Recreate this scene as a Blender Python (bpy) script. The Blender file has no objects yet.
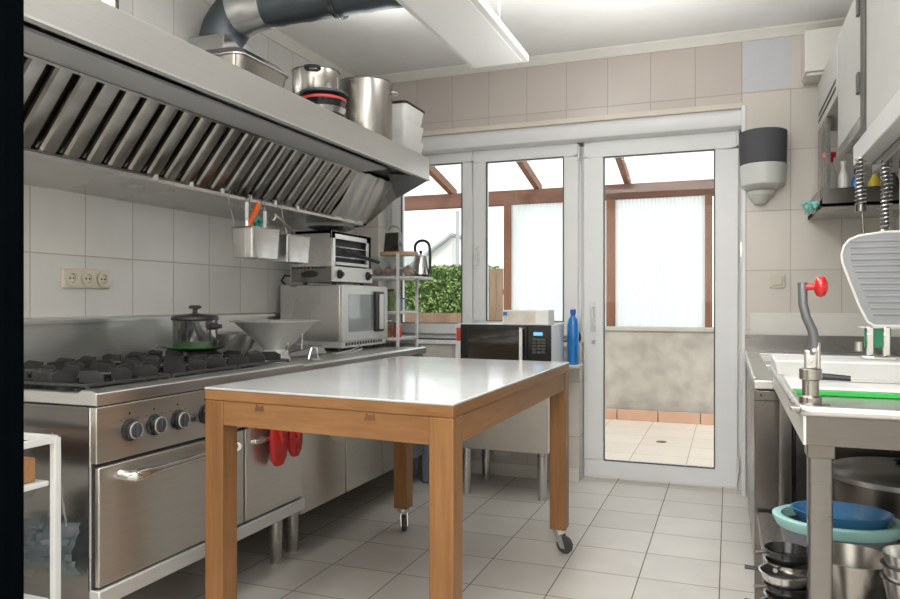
import bpy, bmesh, math, random
from mathutils import Vector, Matrix
random.seed(7)
C = bpy.context.scene.collection
PI = math.pi

# ------------------------------------------------------------------ materials
def new_mat(name):
    m = bpy.data.materials.new(name); m.use_nodes = True
    nt = m.node_tree; nt.nodes.clear()
    out = nt.nodes.new('ShaderNodeOutputMaterial')
    b = nt.nodes.new('ShaderNodeBsdfPrincipled')
    nt.links.new(b.outputs[0], out.inputs[0])
    return m, nt, b, out
def N(nt, t, **k):
    n = nt.nodes.new(t)
    for a, v in k.items(): setattr(n, a, v)
    return n
def geo(nt, scale=(1, 1, 1), world=False):
    if world: src = N(nt, 'ShaderNodeNewGeometry').outputs['Position']
    else: src = N(nt, 'ShaderNodeTexCoord').outputs['Object']
    mp = N(nt, 'ShaderNodeMapping'); mp.inputs['Scale'].default_value = scale
    nt.links.new(src, mp.inputs['Vector']); return mp.outputs[0]
def noise(nt, vec, scale, detail=3, rough=.5):
    n = N(nt, 'ShaderNodeTexNoise'); n.inputs['Scale'].default_value = scale
    n.inputs['Detail'].default_value = detail; n.inputs['Roughness'].default_value = rough
    nt.links.new(vec, n.inputs['Vector']); return n.outputs['Fac']
def ramp(nt, fac, stops):
    r = N(nt, 'ShaderNodeValToRGB'); e = r.color_ramp.elements
    while len(e) < len(stops): e.new(.5)
    for i, (p, c) in enumerate(stops):
        e[i].position = p; e[i].color = (c, c, c, 1) if isinstance(c, (int, float)) else (*c, 1)
    nt.links.new(fac, r.inputs[0]); return r.outputs[0]
def bump(nt, b, h, strength=.1, dist=.01):
    bp = N(nt, 'ShaderNodeBump'); bp.inputs['Strength'].default_value = strength
    bp.inputs['Distance'].default_value = dist
    nt.links.new(h, bp.inputs['Height']); nt.links.new(bp.outputs[0], b.inputs['Normal'])
def plain(name, col, rough=.5, metal=0, var=.06, ns=8, bumpy=0, coat=0, spec=.5):
    m, nt, b, o = new_mat(name)
    v = geo(nt); f = noise(nt, v, ns)
    lo = [max(0, c*(1-var)) for c in col]; hi = [min(1, c*(1+var)) for c in col]
    nt.links.new(ramp(nt, f, [(.3, lo), (.7, hi)]), b.inputs['Base Color'])
    b.inputs['Roughness'].default_value = rough; b.inputs['Metallic'].default_value = metal
    b.inputs['Coat Weight'].default_value = coat; b.inputs['Specular IOR Level'].default_value = spec
    if bumpy: bump(nt, b, noise(nt, v, ns*6), bumpy, .004)
    return m
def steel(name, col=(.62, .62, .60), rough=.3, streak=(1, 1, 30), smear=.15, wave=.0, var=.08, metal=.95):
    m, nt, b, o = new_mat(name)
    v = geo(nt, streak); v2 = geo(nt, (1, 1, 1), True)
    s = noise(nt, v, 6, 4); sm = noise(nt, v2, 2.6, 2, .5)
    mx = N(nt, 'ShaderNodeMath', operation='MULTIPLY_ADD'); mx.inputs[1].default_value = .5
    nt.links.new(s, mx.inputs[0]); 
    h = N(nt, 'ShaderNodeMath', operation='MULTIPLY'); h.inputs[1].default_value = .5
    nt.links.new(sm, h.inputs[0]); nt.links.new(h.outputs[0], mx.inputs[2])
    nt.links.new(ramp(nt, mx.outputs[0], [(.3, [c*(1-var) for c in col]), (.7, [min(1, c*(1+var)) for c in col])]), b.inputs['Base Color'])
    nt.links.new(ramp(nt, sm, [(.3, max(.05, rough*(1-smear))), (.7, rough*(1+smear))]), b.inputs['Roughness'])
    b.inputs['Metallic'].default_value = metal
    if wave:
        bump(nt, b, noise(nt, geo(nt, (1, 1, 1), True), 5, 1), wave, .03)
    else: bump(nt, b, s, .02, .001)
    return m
def emis(name, col, st):
    m, nt, b, o = new_mat(name); b.inputs['Base Color'].default_value = (*col, 1)
    b.inputs['Emission Color'].default_value = (*col, 1); b.inputs['Emission Strength'].default_value = st; return m
def tiles(name, axes, w, h, ox, oy, joint, cols, grout, rough=.25, gbump=.4, vary=.04, dirt=0):
    """procedural rectangular tiling in world space, square grid"""
    m, nt, b, o = new_mat(name)
    p = N(nt, 'ShaderNodeNewGeometry').outputs['Position']
    sx = N(nt, 'ShaderNodeSeparateXYZ'); nt.links.new(p, sx.inputs[0])
    def M(op, a, bb=None):
        n = N(nt, 'ShaderNodeMath', operation=op)
        for i, q in enumerate((a, bb)):
            if q is None: continue
            if isinstance(q, (int, float)): n.inputs[i].default_value = q
            else: nt.links.new(q, n.inputs[i])
        return n.outputs[0]
    res = []; cells = []
    for ax, size, off in ((axes[0], w, ox), (axes[1], h, oy)):
        t = M('DIVIDE', M('SUBTRACT', sx.outputs[ax], off), size)
        fl = M('FLOOR', t); fr = M('SUBTRACT', t, fl)
        d = M('MULTIPLY', M('MINIMUM', fr, M('SUBTRACT', 1.0, fr)), size)
        res.append(d); cells.append(fl)
    d = M('MINIMUM', res[0], res[1])
    line = ramp(nt, M('DIVIDE', d, joint), [(.35, 1.0), (.65, 0.0)])
    cv = N(nt, 'ShaderNodeCombineXYZ'); nt.links.new(cells[0], cv.inputs[0]); nt.links.new(cells[1], cv.inputs[1])
    wn = N(nt, 'ShaderNodeTexWhiteNoise'); nt.links.new(cv.outputs[0], wn.inputs['Vector'])
    base = ramp(nt, wn.outputs['Value'], [(0, cols[0]), (1, cols[1])])
    ng = noise(nt, p, 5, 4, .6)
    mul = N(nt, 'ShaderNodeMixRGB', blend_type='MULTIPLY'); mul.inputs[0].default_value = 1
    nt.links.new(base, mul.inputs[1]); nt.links.new(ramp(nt, ng, [(.25, 1-vary-dirt), (.75, 1.0)]), mul.inputs[2])
    mix = N(nt, 'ShaderNodeMixRGB'); nt.links.new(line, mix.inputs[0]); nt.links.new(mul.outputs[0], mix.inputs[1])
    mix.inputs[2].default_value = (*grout, 1)
    nt.links.new(mix.outputs[0], b.inputs['Base Color'])
    nt.links.new(ramp(nt, line, [(0, rough), (1, .8)]), b.inputs['Roughness'])
    inv = M('SUBTRACT', M('MULTIPLY', ng, .15), line); bump(nt, b, inv, gbump, .003)
    return m
def wood(name, c0, c1, axis=2, rough=.5, sc=1.0):
    m, nt, b, o = new_mat(name)
    s = [14*sc]*3; s[axis] = .9*sc
    v = geo(nt, s); f = noise(nt, v, 5, 6, .65)
    s2 = [3*sc]*3; s2[axis] = .35*sc
    g = noise(nt, geo(nt, s2), 3, 2)
    a = N(nt, 'ShaderNodeMath', operation='ADD'); nt.links.new(f, a.inputs[0]); nt.links.new(g, a.inputs[1])
    hh = N(nt, 'ShaderNodeMath', operation='MULTIPLY'); hh.inputs[1].default_value = .5; nt.links.new(a.outputs[0], hh.inputs[0])
    nt.links.new(ramp(nt, hh.outputs[0], [(.38, c0), (.62, c1)]), b.inputs['Base Color'])
    b.inputs['Roughness'].default_value = rough; bump(nt, b, f, .15, .001); return m
def glassy(name, tint=(1, 1, 1), refl=.08, rough=.0, diff=None, dfac=.0):
    """thin pane: mostly see-through with a little mirror reflection"""
    m = bpy.data.materials.new(name); m.use_nodes = True; nt = m.node_tree; nt.nodes.clear()
    out = N(nt, 'ShaderNodeOutputMaterial'); t = N(nt, 'ShaderNodeBsdfTransparent'); t.inputs[0].default_value = (*tint, 1)
    g = N(nt, 'ShaderNodeBsdfGlossy'); g.inputs['Roughness'].default_value = rough
    lw = N(nt, 'ShaderNodeLayerWeight'); lw.inputs[0].default_value = .25
    mu = N(nt, 'ShaderNodeMath', operation='MULTIPLY_ADD'); mu.inputs[1].default_value = .2; mu.inputs[2].default_value = refl
    nt.links.new(lw.outputs['Fresnel'], mu.inputs[0])
    mx = N(nt, 'ShaderNodeMixShader'); nt.links.new(mu.outputs[0], mx.inputs[0]); nt.links.new(t.outputs[0], mx.inputs[1]); nt.links.new(g.outputs[0], mx.inputs[2])
    last = mx
    if diff:
        d = N(nt, 'ShaderNodeBsdfDiffuse'); d.inputs[0].default_value = (*diff, 1)
        tr = N(nt, 'ShaderNodeBsdfTranslucent'); tr.inputs[0].default_value = (*diff, 1)
        m1 = N(nt, 'ShaderNodeMixShader'); m1.inputs[0].default_value = .6; nt.links.new(d.outputs[0], m1.inputs[1]); nt.links.new(tr.outputs[0], m1.inputs[2])
        m2 = N(nt, 'ShaderNodeMixShader'); m2.inputs[0].default_value = dfac; nt.links.new(mx.outputs[0], m2.inputs[1]); nt.links.new(m1.outputs[0], m2.inputs[2]); last = m2
    nt.links.new(last.outputs[0], out.inputs[0]); return m

TW, TH = .273, .364
M = dict(
 wall_back=tiles('tile_back', (0, 2), TW, TH, .075, 1.393, .0035, ((.63, .59, .53), (.68, .64, .575)), (.42, .37, .31), .3),
 wall_upper=tiles('tile_upper', (0, 2), TW, TH, .075, 1.393, .0035, ((.52, .465, .42), (.56, .505, .46)), (.36, .31, .26), .3),
 wall_side=tiles('tile_side', (1, 2), .27, TH, 2.135, 1.40, .004, ((.64, .63, .60), (.69, .68, .65)), (.36, .32, .25), .22, vary=.06),
 floor=tiles('floor_tile', (0, 1), .331, .331, -.037, 3.262, .0045, ((.60, .565, .52), (.68, .645, .595)), (.13, .115, .10), .32, vary=.05, dirt=.06),
 patio=tiles('patio_tile', (0, 1), .42, .42, -.30, 7.70, .006, ((.72, .62, .53), (.78, .68, .58)), (.40, .33, .28), .6),
 ceiling=plain('ceiling_paint', (.82, .82, .80), .8, var=.02),
 white=plain('white_pvc', (.78, .79, .79), .35, var=.015),
 cream=plain('cream_paint', (.72, .70, .65), .5, var=.03),
 reveal=plain('reveal_tile', (.66, .60, .52), .5, var=.03),
 bluewhite=plain('pale_blue_tile', (.56, .57, .60), .35, var=.02),
 steel=steel('brushed_steel', (.58, .57, .55), rough=.28),
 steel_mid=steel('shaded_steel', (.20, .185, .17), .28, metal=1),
 potsteel=steel('pot_steel', (.38, .36, .33), .26, var=.1),
 steel_top=steel('worn_steel_top', (.60, .60, .58), .34),
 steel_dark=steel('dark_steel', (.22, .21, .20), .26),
 steel_front=steel('smeared_steel_front', (.56, .535, .49), .34, (1, 1, 18), .2, metal=.9),
 steel_wave=steel('wavy_steel', (.58, .58, .56), .30, wave=.35, metal=.8),
 steel_filter=steel('greasy_filter_steel', (.29, .28, .255), .2, (4, 1, 1), .3, var=.35, metal=1),
 steel_hood=steel('satin_hood_steel', (.60, .59, .57), .38, (1, .3, 20), .15, var=.04, metal=.8),
 chrome=steel('polished_steel', (.72, .71, .69), .14),
 bright_steel=steel('bright_light_steel', (.68, .68, .66), .42, var=.04, metal=.6),
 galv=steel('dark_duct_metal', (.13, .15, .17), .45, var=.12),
 tape=steel('foil_tape', (.60, .60, .60), .22, wave=.9),
 dark=plain('recess_dark', (.03, .03, .03), .6),
 blackdoor=plain('black_door', (.0015, .0022, .003), 1, var=.1, spec=0),
 iron=plain('cast_iron', (.035, .035, .035), .38, var=.25, ns=40, bumpy=.3),
 enamel=plain('black_enamel', (.012, .012, .013), .22),
 plastic_black=plain('black_plastic', (.02, .02, .022), .35),
 grayplastic=plain('knob_face', (.05, .055, .06), .4),
 oak_z=wood('beech_leg', (.21, .092, .027), (.33, .158, .055), 2, .42),
 oak_x=wood('beech_rail_cross', (.23, .10, .030), (.34, .165, .058), 0, .42),
 oak_y=wood('beech_rail_long', (.23, .10, .030), (.34, .165, .058), 1, .42),
 marble=plain('white_table_top', (.60, .61, .615), .16, var=.04, ns=5, coat=.2),
 cedar=wood('stained_pergola', (.10, .042, .026), (.19, .085, .055), 0, .6, .6),
 cedar_z=wood('stained_post', (.14, .052, .025), (.24, .10, .05), 2, .6, .6),
 fencewood=wood('fence_board', (.24, .14, .09), (.38, .25, .17), 2, .7, .6),
 brick=plain('terracotta', (.56, .34, .24), .7, var=.1, ns=4),
 concrete=plain('stained_concrete', (.40, .37, .33), .85, var=.22, ns=5, bumpy=.3),
 concrete_cap=plain('concrete_cap', (.42, .40, .37), .8, var=.1, ns=5),
 leaf=plain('hedge_leaf', (.07, .15, .03), .5, var=.6, ns=14),
 leaf_light=plain('hedge_leaf_light', (.30, .40, .14), .5, var=.4, ns=14),
 grass=plain('lawn', (.42, .43, .36), .9, var=.3),
 render_white=plain('house_render', (.80, .80, .79), .9, var=.03),
 roofgrey=plain('roof_slate', (.45, .46, .48), .8),
 glass=glassy('window_glass', (.97, .99, .98), .006),
 clear=glassy('clear_plastic', (.93, .95, .95), .05, .1, (.8, .85, .86), .08),
 smoke=glassy('smoked_plastic', (.3, .3, .32), .06, .15, (.25, .25, .27), .96),
 sheet=glassy('corrugated_sheet', (.96, .97, .98), .05, .3, (.85, .87, .89), .90),
 bag=glassy('bag_plastic', (.66, .74, .80), .12, .12, (.45, .56, .62), .35),
 red=plain('red_silicone', (.52, .02, .018), .35, var=.15, ns=30, bumpy=.5),
 redgloss=plain('red_knob', (.50, .01, .015), .2, coat=.5),
 orange=plain('orange_plastic', (.75, .13, .02), .35),
 tealhandle=plain('teal_plastic', (.02, .32, .26), .35),
 green=plain('green_plastic', (.02, .42, .06), .35),
 jawgreen=plain('jaw_green', (.01, .20, .09), .35),
 greendark=plain('green_enamel', (.02, .12, .02), .3),
 teal=plain('teal_basin', (.30, .54, .52), .35, var=.04),
 greybasin=plain('grey_basin_side', (.17, .18, .21), .4),
 blue=plain('blue_tray', (.05, .18, .36), .3, var=.05),
 bluebottle=plain('blue_liquid', (.01, .17, .50), .2, coat=.4),
 bluecap=plain('blue_cap', (.01, .08, .45), .35),
 mug=plain('navy_lid', (.05, .08, .10), .4),
 whiteplastic=plain('white_plastic', (.74, .74, .72), .35, var=.02),
 dispwhite=plain('dispenser_white', (.66, .67, .64), .35, var=.02),
 whitemetal=plain('white_metal', (.70, .71, .70), .35, var=.02),
 creamplastic=plain('cream_plastic', (.62, .58, .48), .4, var=.02),
 ribboard=plain('pale_grey_board', (.30, .31, .32), .4, var=.05),
 egg=plain('brown_eggshell', (.50, .26, .17), .45, var=.1),
 onion=plain('onion_skin', (.46, .26, .22), .4, var=.2),
 board=wood('light_board', (.50, .31, .18), (.62, .42, .27), 0, .5),
 terrac=wood('reddish_wood', (.35, .16, .07), (.48, .25, .12), 0, .5),
 ovenglass=plain('dark_oven_glass', (.03, .025, .02), .08, coat=.6),
 mwglass=plain('microwave_glass', (.25, .27, .28), .12, coat=.6),
 lcd=emis('lcd_blue', (.15, .45, .9), .8),
 panelglow=emis('light_panel_face', (.80, .80, .78), .10),
 caulk=plain('dark_seal', (.08, .08, .075), .6),
 paper=plain('paper_label', (.62, .58, .50), .6, var=.1, ns=20),
 redpaper=plain('red_label', (.60, .07, .06), .5, var=.1),
 spice=plain('spice_brown', (.33, .15, .07), .6, var=.3, ns=30),
 yellow=plain('yellow_label', (.65, .50, .05), .5),
 olive=plain('herb_green', (.16, .20, .06), .6, var=.4, ns=30),
 bin=plain('blue_grey_box', (.16, .19, .24), .5),
 castgrey=plain('cast_grey_metal', (.20, .21, .22), .38, .7),
 doorgrey=plain('grey_door_laminate', (.50, .50, .48), .4, .2, var=.02),
 framegrey=plain('dark_frame', (.10, .10, .095), .4, .5),
 bandmetal=plain('pale_band_metal', (.58, .59, .60), .35, .35, var=.03),
 keywood=plain('dark_key_wood', (.16, .07, .025), .6, var=.2),
 ringgrey=plain('knob_ring', (.50, .50, .49), .35, .4),
 rubber=plain('grey_rubber', (.07, .07, .07), .6),
 scrub=plain('aqua_scourer', (.20, .50, .44), .7, var=.3, ns=40),
)

# ------------------------------------------------------------------ mesh helpers
class MB:
    def __init__(s): s.bm = bmesh.new()
    def quad(s, pts):
        vs = [s.bm.verts.new(p) for p in pts]; s.bm.faces.new(vs); return s
    def box(s, x0, x1, y0, y1, z0, z1, rot=None, piv=None):
        v = [Vector((x, y, z)) for z in (z0, z1) for y in (y0, y1) for x in (x0, x1)]
        if rot is not None:
            pv = Vector(piv) if piv else Vector(((x0+x1)/2, (y0+y1)/2, (z0+z1)/2))
            v = [rot @ (p-pv) + pv for p in v]
        v = [s.bm.verts.new(p) for p in v]
        for f in ((0, 2, 3, 1), (4, 5, 7, 6), (0, 1, 5, 4), (2, 6, 7, 3), (0, 4, 6, 2), (1, 3, 7, 5)): s.bm.faces.new([v[i] for i in f])
        return s
    def hexa(s, pts):   # 8 points: bottom 4 (ccw) then top 4
        v = [s.bm.verts.new(p) for p in pts]
        for f in ((3, 2, 1, 0), (4, 5, 6, 7), (0, 1, 5, 4), (1, 2, 6, 5), (2, 3, 7, 6), (3, 0, 4, 7)): s.bm.faces.new([v[i] for i in f])
        return s
    def prism(s, poly, axis, a, b):   # poly in the two other axes
        def P(u, w, t):
            return {0: (t, u, w), 1: (u, t, w), 2: (u, w, t)}[axis]
        A = [s.bm.verts.new(P(u, w, a)) for u, w in poly]; B = [s.bm.verts.new(P(u, w, b)) for u, w in poly]
        n = len(poly); s.bm.faces.new(A); s.bm.faces.new(B[::-1])
        for i in range(n): s.bm.faces.new([A[i], B[i], B[(i+1) % n], A[(i+1) % n]])
        return s
    def lathe(s, prof, c=(0, 0, 0), seg=32, axis=(0, 0, 1), sx=1, sy=1, rot=0):
        q = Vector((0, 0, 1)).rotation_difference(Vector(axis).normalized()).to_matrix() @ Matrix.Rotation(rot, 3, 'Z'); c = Vector(c); rings = []
        for r, z in prof:
            if r < 1e-5: rings.append([s.bm.verts.new(q @ Vector((0, 0, z)) + c)])
            else: rings.append([s.bm.verts.new(q @ Vector((r*sx*math.cos(2*PI*i/seg), r*sy*math.sin(2*PI*i/seg), z)) + c) for i in range(seg)])
        for A, B in zip(rings, rings[1:]):
            for i in range(seg):
                j = (i+1) % seg
                if len(A) == 1 and len(B) == 1: continue
                if len(A) == 1: s.bm.faces.new([A[0], B[j], B[i]])
                elif len(B) == 1: s.bm.faces.new([A[i], A[j], B[0]])
                else: s.bm.faces.new([A[i], A[j], B[j], B[i]])
        return s
    def cyl(s, p0, p1, r, r2=None, seg=16):
        p0 = Vector(p0); p1 = Vector(p1); L = (p1-p0).length; r2 = r if r2 is None else r2
        return s.lathe([(0, 0), (r, 0), (r2, L), (0, L)], p0, seg, (p1-p0))
    def tube(s, pts, r, seg=10, cyclic=False):
        pts = [Vector(p) for p in pts]; n = len(pts); rings = []; up = None
        for i, p in enumerate(pts):
            a = pts[(i-1) % n] if (cyclic or i > 0) else p; b = pts[(i+1) % n] if (cyclic or i < n-1) else p
            t = (b-a).normalized()
            if up is None:
                up = Vector((0, 0, 1)) if abs(t.z) < .9 else Vector((1, 0, 0))
            u = t.cross(up)
            if u.length < 1e-4: u = t.orthogonal()
            u.normalize(); w = u.cross(t).normalized(); up = w
            rr = r[i] if isinstance(r, (list, tuple)) else r
            rings.append([s.bm.verts.new(p + u*rr*math.cos(2*PI*k/seg) + w*rr*math.sin(2*PI*k/seg)) for k in range(seg)])
        rng = range(n if cyclic else n-1)
        for i in rng:
            A = rings[i]; B = rings[(i+1) % n]
            for k in range(seg): s.bm.faces.new([A[k], A[(k+1) % seg], B[(k+1) % seg], B[k]])
        if not cyclic: s.bm.faces.new(rings[0][::-1]); s.bm.faces.new(rings[-1])
        return s
    def ball(s, c, r, sx=1, sy=1, sz=1, seg=16):
        n = 8; return s.lathe([(r*math.sin(PI*i/n), -r*math.cos(PI*i/n)*sz) for i in range(n+1)], c, seg, sx=sx, sy=sy)

def props(o, label=None, cat=None, group=None, kind=None):
    if label: o['label'] = label
    if cat: o['category'] = cat
    if group: o['group'] = group
    if kind: o['kind'] = kind
    return o
def link(name, mb, mat, parent=None, bevel=0, origin=None, smooth=35, seg=2, label=None):
    bm = mb.bm; bmesh.ops.remove_doubles(bm, verts=bm.verts, dist=1e-6)
    bmesh.ops.recalc_face_normals(bm, faces=bm.faces)
    if parent is not None: L = Vector(parent['_o'])
    elif origin is not None: L = Vector(origin)
    else:
        vs = [v.co for v in bm.verts]; L = Vector(((min(v.x for v in vs)+max(v.x for v in vs))/2, (min(v.y for v in vs)+max(v.y for v in vs))/2, min(v.z for v in vs)))
    bmesh.ops.translate(bm, verts=bm.verts, vec=-L)
    me = bpy.data.meshes.new(name); bm.to_mesh(me); bm.free()
    for p in me.polygons: p.use_smooth = True
    me.set_sharp_from_angle(angle=math.radians(smooth))
    me.materials.append(mat if not isinstance(mat, str) else M[mat])
    o = bpy.data.objects.new(name, me); C.objects.link(o); o['_o'] = list(L)
    if parent is not None: o.parent = parent
    else: o.location = L
    if bevel:
        b = o.modifiers.new('bevel', 'BEVEL'); b.width = bevel; b.segments = seg; b.limit_method = 'ANGLE'; b.angle_limit = math.radians(40)
        b.harden_normals = False
    if label: o['label'] = label
    return o
def thing(name, loc, label, cat, group=None):
    o = bpy.data.objects.new(name, None); C.objects.link(o); o.location = loc; o['_o'] = list(loc); o.empty_display_size = .05
    return props(o, label, cat, group)
def solo(name, mb, mat, label, cat, group=None, bevel=0, **k):
    return props(link(name, mb, mat, None, bevel, **k), label, cat, group)
def struct(name, mb, mat, bevel=0, label=None, **k):
    return props(link(name, mb, mat, None, bevel, **k), label, None, None, 'structure')
def skind(o): return props(o, None, None, None, 'structure')
def dup(root, loc, label=None, group=None):
    r = root.copy(); C.objects.link(r); r.location = loc
    if label: r['label'] = label
    if group: r['group'] = group
    for ch in list(root.children):
        c = ch.copy(); C.objects.link(c); c.parent = r
        for g in list(ch.children):
            d = g.copy(); C.objects.link(d); d.parent = c
    return r
def rrect(x0, x1, y0, y1, r, n=5):
    pts = []
    for cx, cy, a in ((x1-r, y1-r, 0), (x0+r, y1-r, 90), (x0+r, y0+r, 180), (x1-r, y0+r, 270)):
        for i in range(n+1):
            t = math.radians(a+90*i/n); pts.append((cx+r*math.cos(t), cy+r*math.sin(t)))
    return pts

# ------------------------------------------------------------------ room shell
XL, XR, YB, YF, ZC = -2.62, .98, 4.85, -1.4, 2.86
WALL_T = .28
struct('floor', MB().box(XL-.15, XR+.15, YF-.15, YB+.26, -.08, 0), 'floor', label='pale grey square tiled kitchen floor with dark joints')
struct('ceiling', MB().box(XL-.15, XR+.15, YF-.15, YB+WALL_T, ZC, ZC+.12), 'ceiling', label='plain off-white ceiling')
struct('wall_left', MB().box(XL-.15, XL, YF-.15, YB+WALL_T, 0, ZC), 'wall_side', label='white tiled wall behind the stove')
struct('wall_right', MB().box(XR, XR+.15, YF-.15, YB+WALL_T, 0, ZC), 'wall_side', label='tiled wall behind the wall cabinets')
struct('wall_front', MB().box(XL, XR, YF-.15, YF, 0, ZC), 'cream', label='plain wall behind the viewer')
# back wall with an opening x -2.37 .. .09 (window part sill at z 1.0, door to floor)
WX0, WX1, WD, ZT, ZS = -2.42, .085, -.93, 2.40, .93
bw = MB(); bw.box(XL, WX0, YB, YB+WALL_T, 0, ZC); bw.box(WX1, XR, YB, YB+WALL_T, 0, ZC)
bw.box(WX0, WX1, YB, YB+WALL_T, ZT, ZC); bw.box(WX0, WD-.0, YB, YB+WALL_T, 0, ZS)
struct('wall_back', bw, 'wall_back', label='beige tiled end wall around the glazing')
struct('trim_soffit', MB().box(WX0, WX1, YB-.004, YB+.02, ZT-.002, ZT+.03), 'reveal', label='cream strip under the tiles above the glazing')
struct('trim_upper_tiles', MB().box(WX0-.2, .075, YB-.002, YB+.01, ZT+.03, 2.81), 'wall_upper', label='band of pinkish beige tiles above the glazing')
# coving
cv = MB(); pr = [(0, 0), (.0, -.055), (.012, -.055), (.02, -.04), (.05, -.012), (.05, 0)]
cv.prism([(YB-a, ZC+b) for a, b in pr], 0, XL, XR)
struct('trim_ceiling_back', cv, 'cream', label='cream coving along the end wall')
cv = MB(); cv.prism([(XL+a, ZC+b) for a, b in pr], 1, YF, YB-.05); struct('trim_ceiling_left', cv, 'cream', label='cream coving above the stove wall')
cv = MB(); cv.prism([(XR-a, ZC+b) for a, b in pr], 1, YF, YB-.05); struct('trim_ceiling_right', cv, 'cream', label='cream coving above the cabinet wall')
struct('trim_corner', MB().box(WX1-.012, WX1+.012, YB-.012, YB+.05, 0, ZT+.012), 'white', .003, label='white edging strip at the right of the door opening')
struct('trim_tile', MB().box(.077, .350, YB-.003, YB+.01, 2.49, 2.80), 'bluewhite', label='odd pale bluish tile at top right of the end wall')
struct('baseboard_back', MB().box(XL, WD, YB-.012, YB, 0, .09), 'cream', .003, label='pale skirting under the window')
# shutter box housing under the soffit
sb = MB(); sb.prism([(YB+.03, ZT), (YB+.03, ZT-.05), (YB+.05, ZT-.10), (YB+.10, ZT-.115), (YB+.12, ZT-.115), (YB+.12, ZT)], 0, WX0, WX1-.001)
struct('trim_shutter_box', sb, 'white', .003, label='white roller shutter housing above the windows')

# ------------------------------------------------------------------ glazing
YW = 5.0; FD = .07          # frame front plane / depth
def leaf(name_frame, root, x0, x1, z0, z1, w, y0=YW-.03, wb=None):
    wb = wb or w
    f = MB(); f.prism([(x0, z0), (x1, z0), (x1, z0+wb), (x0, z0+wb)], 1, y0, y0+FD)
    f.box(x0, x1, y0, y0+FD, z1-w, z1); f.box(x0, x0+w, y0, y0+FD, z0+wb, z1-w); f.box(x1-w, x1, y0, y0+FD, z0+wb, z1-w)
    fr = link(name_frame, f, 'white', root, .006)
    s = MB(); g = .006; X0, X1, Z0, Z1 = x0+w, x1-w, z0+wb, z1-w
    for b in ((X0, X1, Z0, Z0+g), (X0, X1, Z1-g, Z1), (X0, X0+g, Z0+g, Z1-g), (X1-g, X1, Z0+g, Z1-g)): s.box(b[0], b[1], y0-.0015, y0+.02, b[2], b[3])
    link('seal', s, 'caulk', fr)
    link('pane', MB().box(X0-.002, X1+.002, y0+.03, y0+.038, Z0-.002, Z1+.002), 'glass', fr)
    return fr
w1 = skind(thing('window_1', (-1.85, YW, ZS), 'white framed window above the counter and back bench', None))
fm = MB()
for b in ((WX0, -.945, ZS, ZS+.06), (WX0, -.945, ZT-.14, ZT), (WX0, WX0+.05, ZS, ZT-.08), (-.985, -.945, ZS, ZT-.08)): fm.box(b[0], b[1], YW, YW+.09, b[2], b[3])
link('outer_frame', fm, 'white', w1, .004)
leaf('left_casement', w1, -2.37, -1.728, ZS+.035, 2.29, .078)
rc = leaf('right_casement', w1, -1.722, -.965, ZS+.035, 2.30, .098)
h = MB(); h.box(-1.70, -1.672, YW-.045, YW-.03, 1.50, 1.60); h.box(-1.695, -1.677, YW-.075, YW-.045, 1.555, 1.575); h.box(-1.697, -1.675, YW-.085, YW-.07, 1.46, 1.585)
link('handle', h, 'whiteplastic', w1, .004)
link('hinge', MB().cyl((-.958, YW-.04, 2.17), (-.958, YW-.04, 2.27), .009), 'whitemetal', w1)
link('hinge', MB().cyl((-.958, YW-.04, 1.00), (-.958, YW-.04, 1.10), .009), 'whitemetal', w1)
struct('trim_sill', MB().box(WX0, -.94, YB-.03, YW+.02, ZS-.03, ZS), 'white', .004, label='white window sill board')
d1 = skind(thing('door_1', (-.42, YW, 0), 'white glazed patio door with a tall single pane', None))
fm = MB()
for b in ((-.944, WX1, ZT-.14, ZT-.0), (-.944, -.925, 0, ZT-.08), (.05, WX1, 0, ZT-.08)): fm.box(b[0], b[1], YW, YW+.09, b[2], b[3])
link('outer_frame', fm, 'white', d1, .004)
leaf('door_leaf', d1, -.925, .05, .02, 2.315, .135, wb=.11)
h = MB(); h.box(-.877, -.845, YW-.04, YW-.03, 1.0, 1.20); h.cyl((-.861, YW-.04, 1.16), (-.861, YW-.08, 1.16), .009); h.tube([(-.861, YW-.08, 1.165), (-.858, YW-.085, 1.10), (-.845, YW-.085, 1.04)], .008)
link('handle', h, 'whiteplastic', d1, .003)
link('key_cylinder', MB().cyl((-.853, YW-.05, .935), (-.853, YW-.028, .935), .011), 'steel', d1)
for z in (.12, 2.19): link('hinge', MB().cyl((.052, YW-.04, z), (.052, YW-.04, z+.1), .01), 'whitemetal', d1)
tt = MB()
for z in (.05, .62, 1.48): tt.box(WX1-.018, WX1-.012, YB+.005, YB+.03, z, z+.09)
struct('trim_strike_plates', tt, 'steel', label='metal strike plates on the door reveal')
# tiled pier between window and door is wall; thin metal vent on it
struct('trim_pier', MB().box(-1.045, -.93, YB-.004, YB+.01, 0, ZS-.03), 'wall_back', label='narrow tiled pier left of the patio door')

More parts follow.
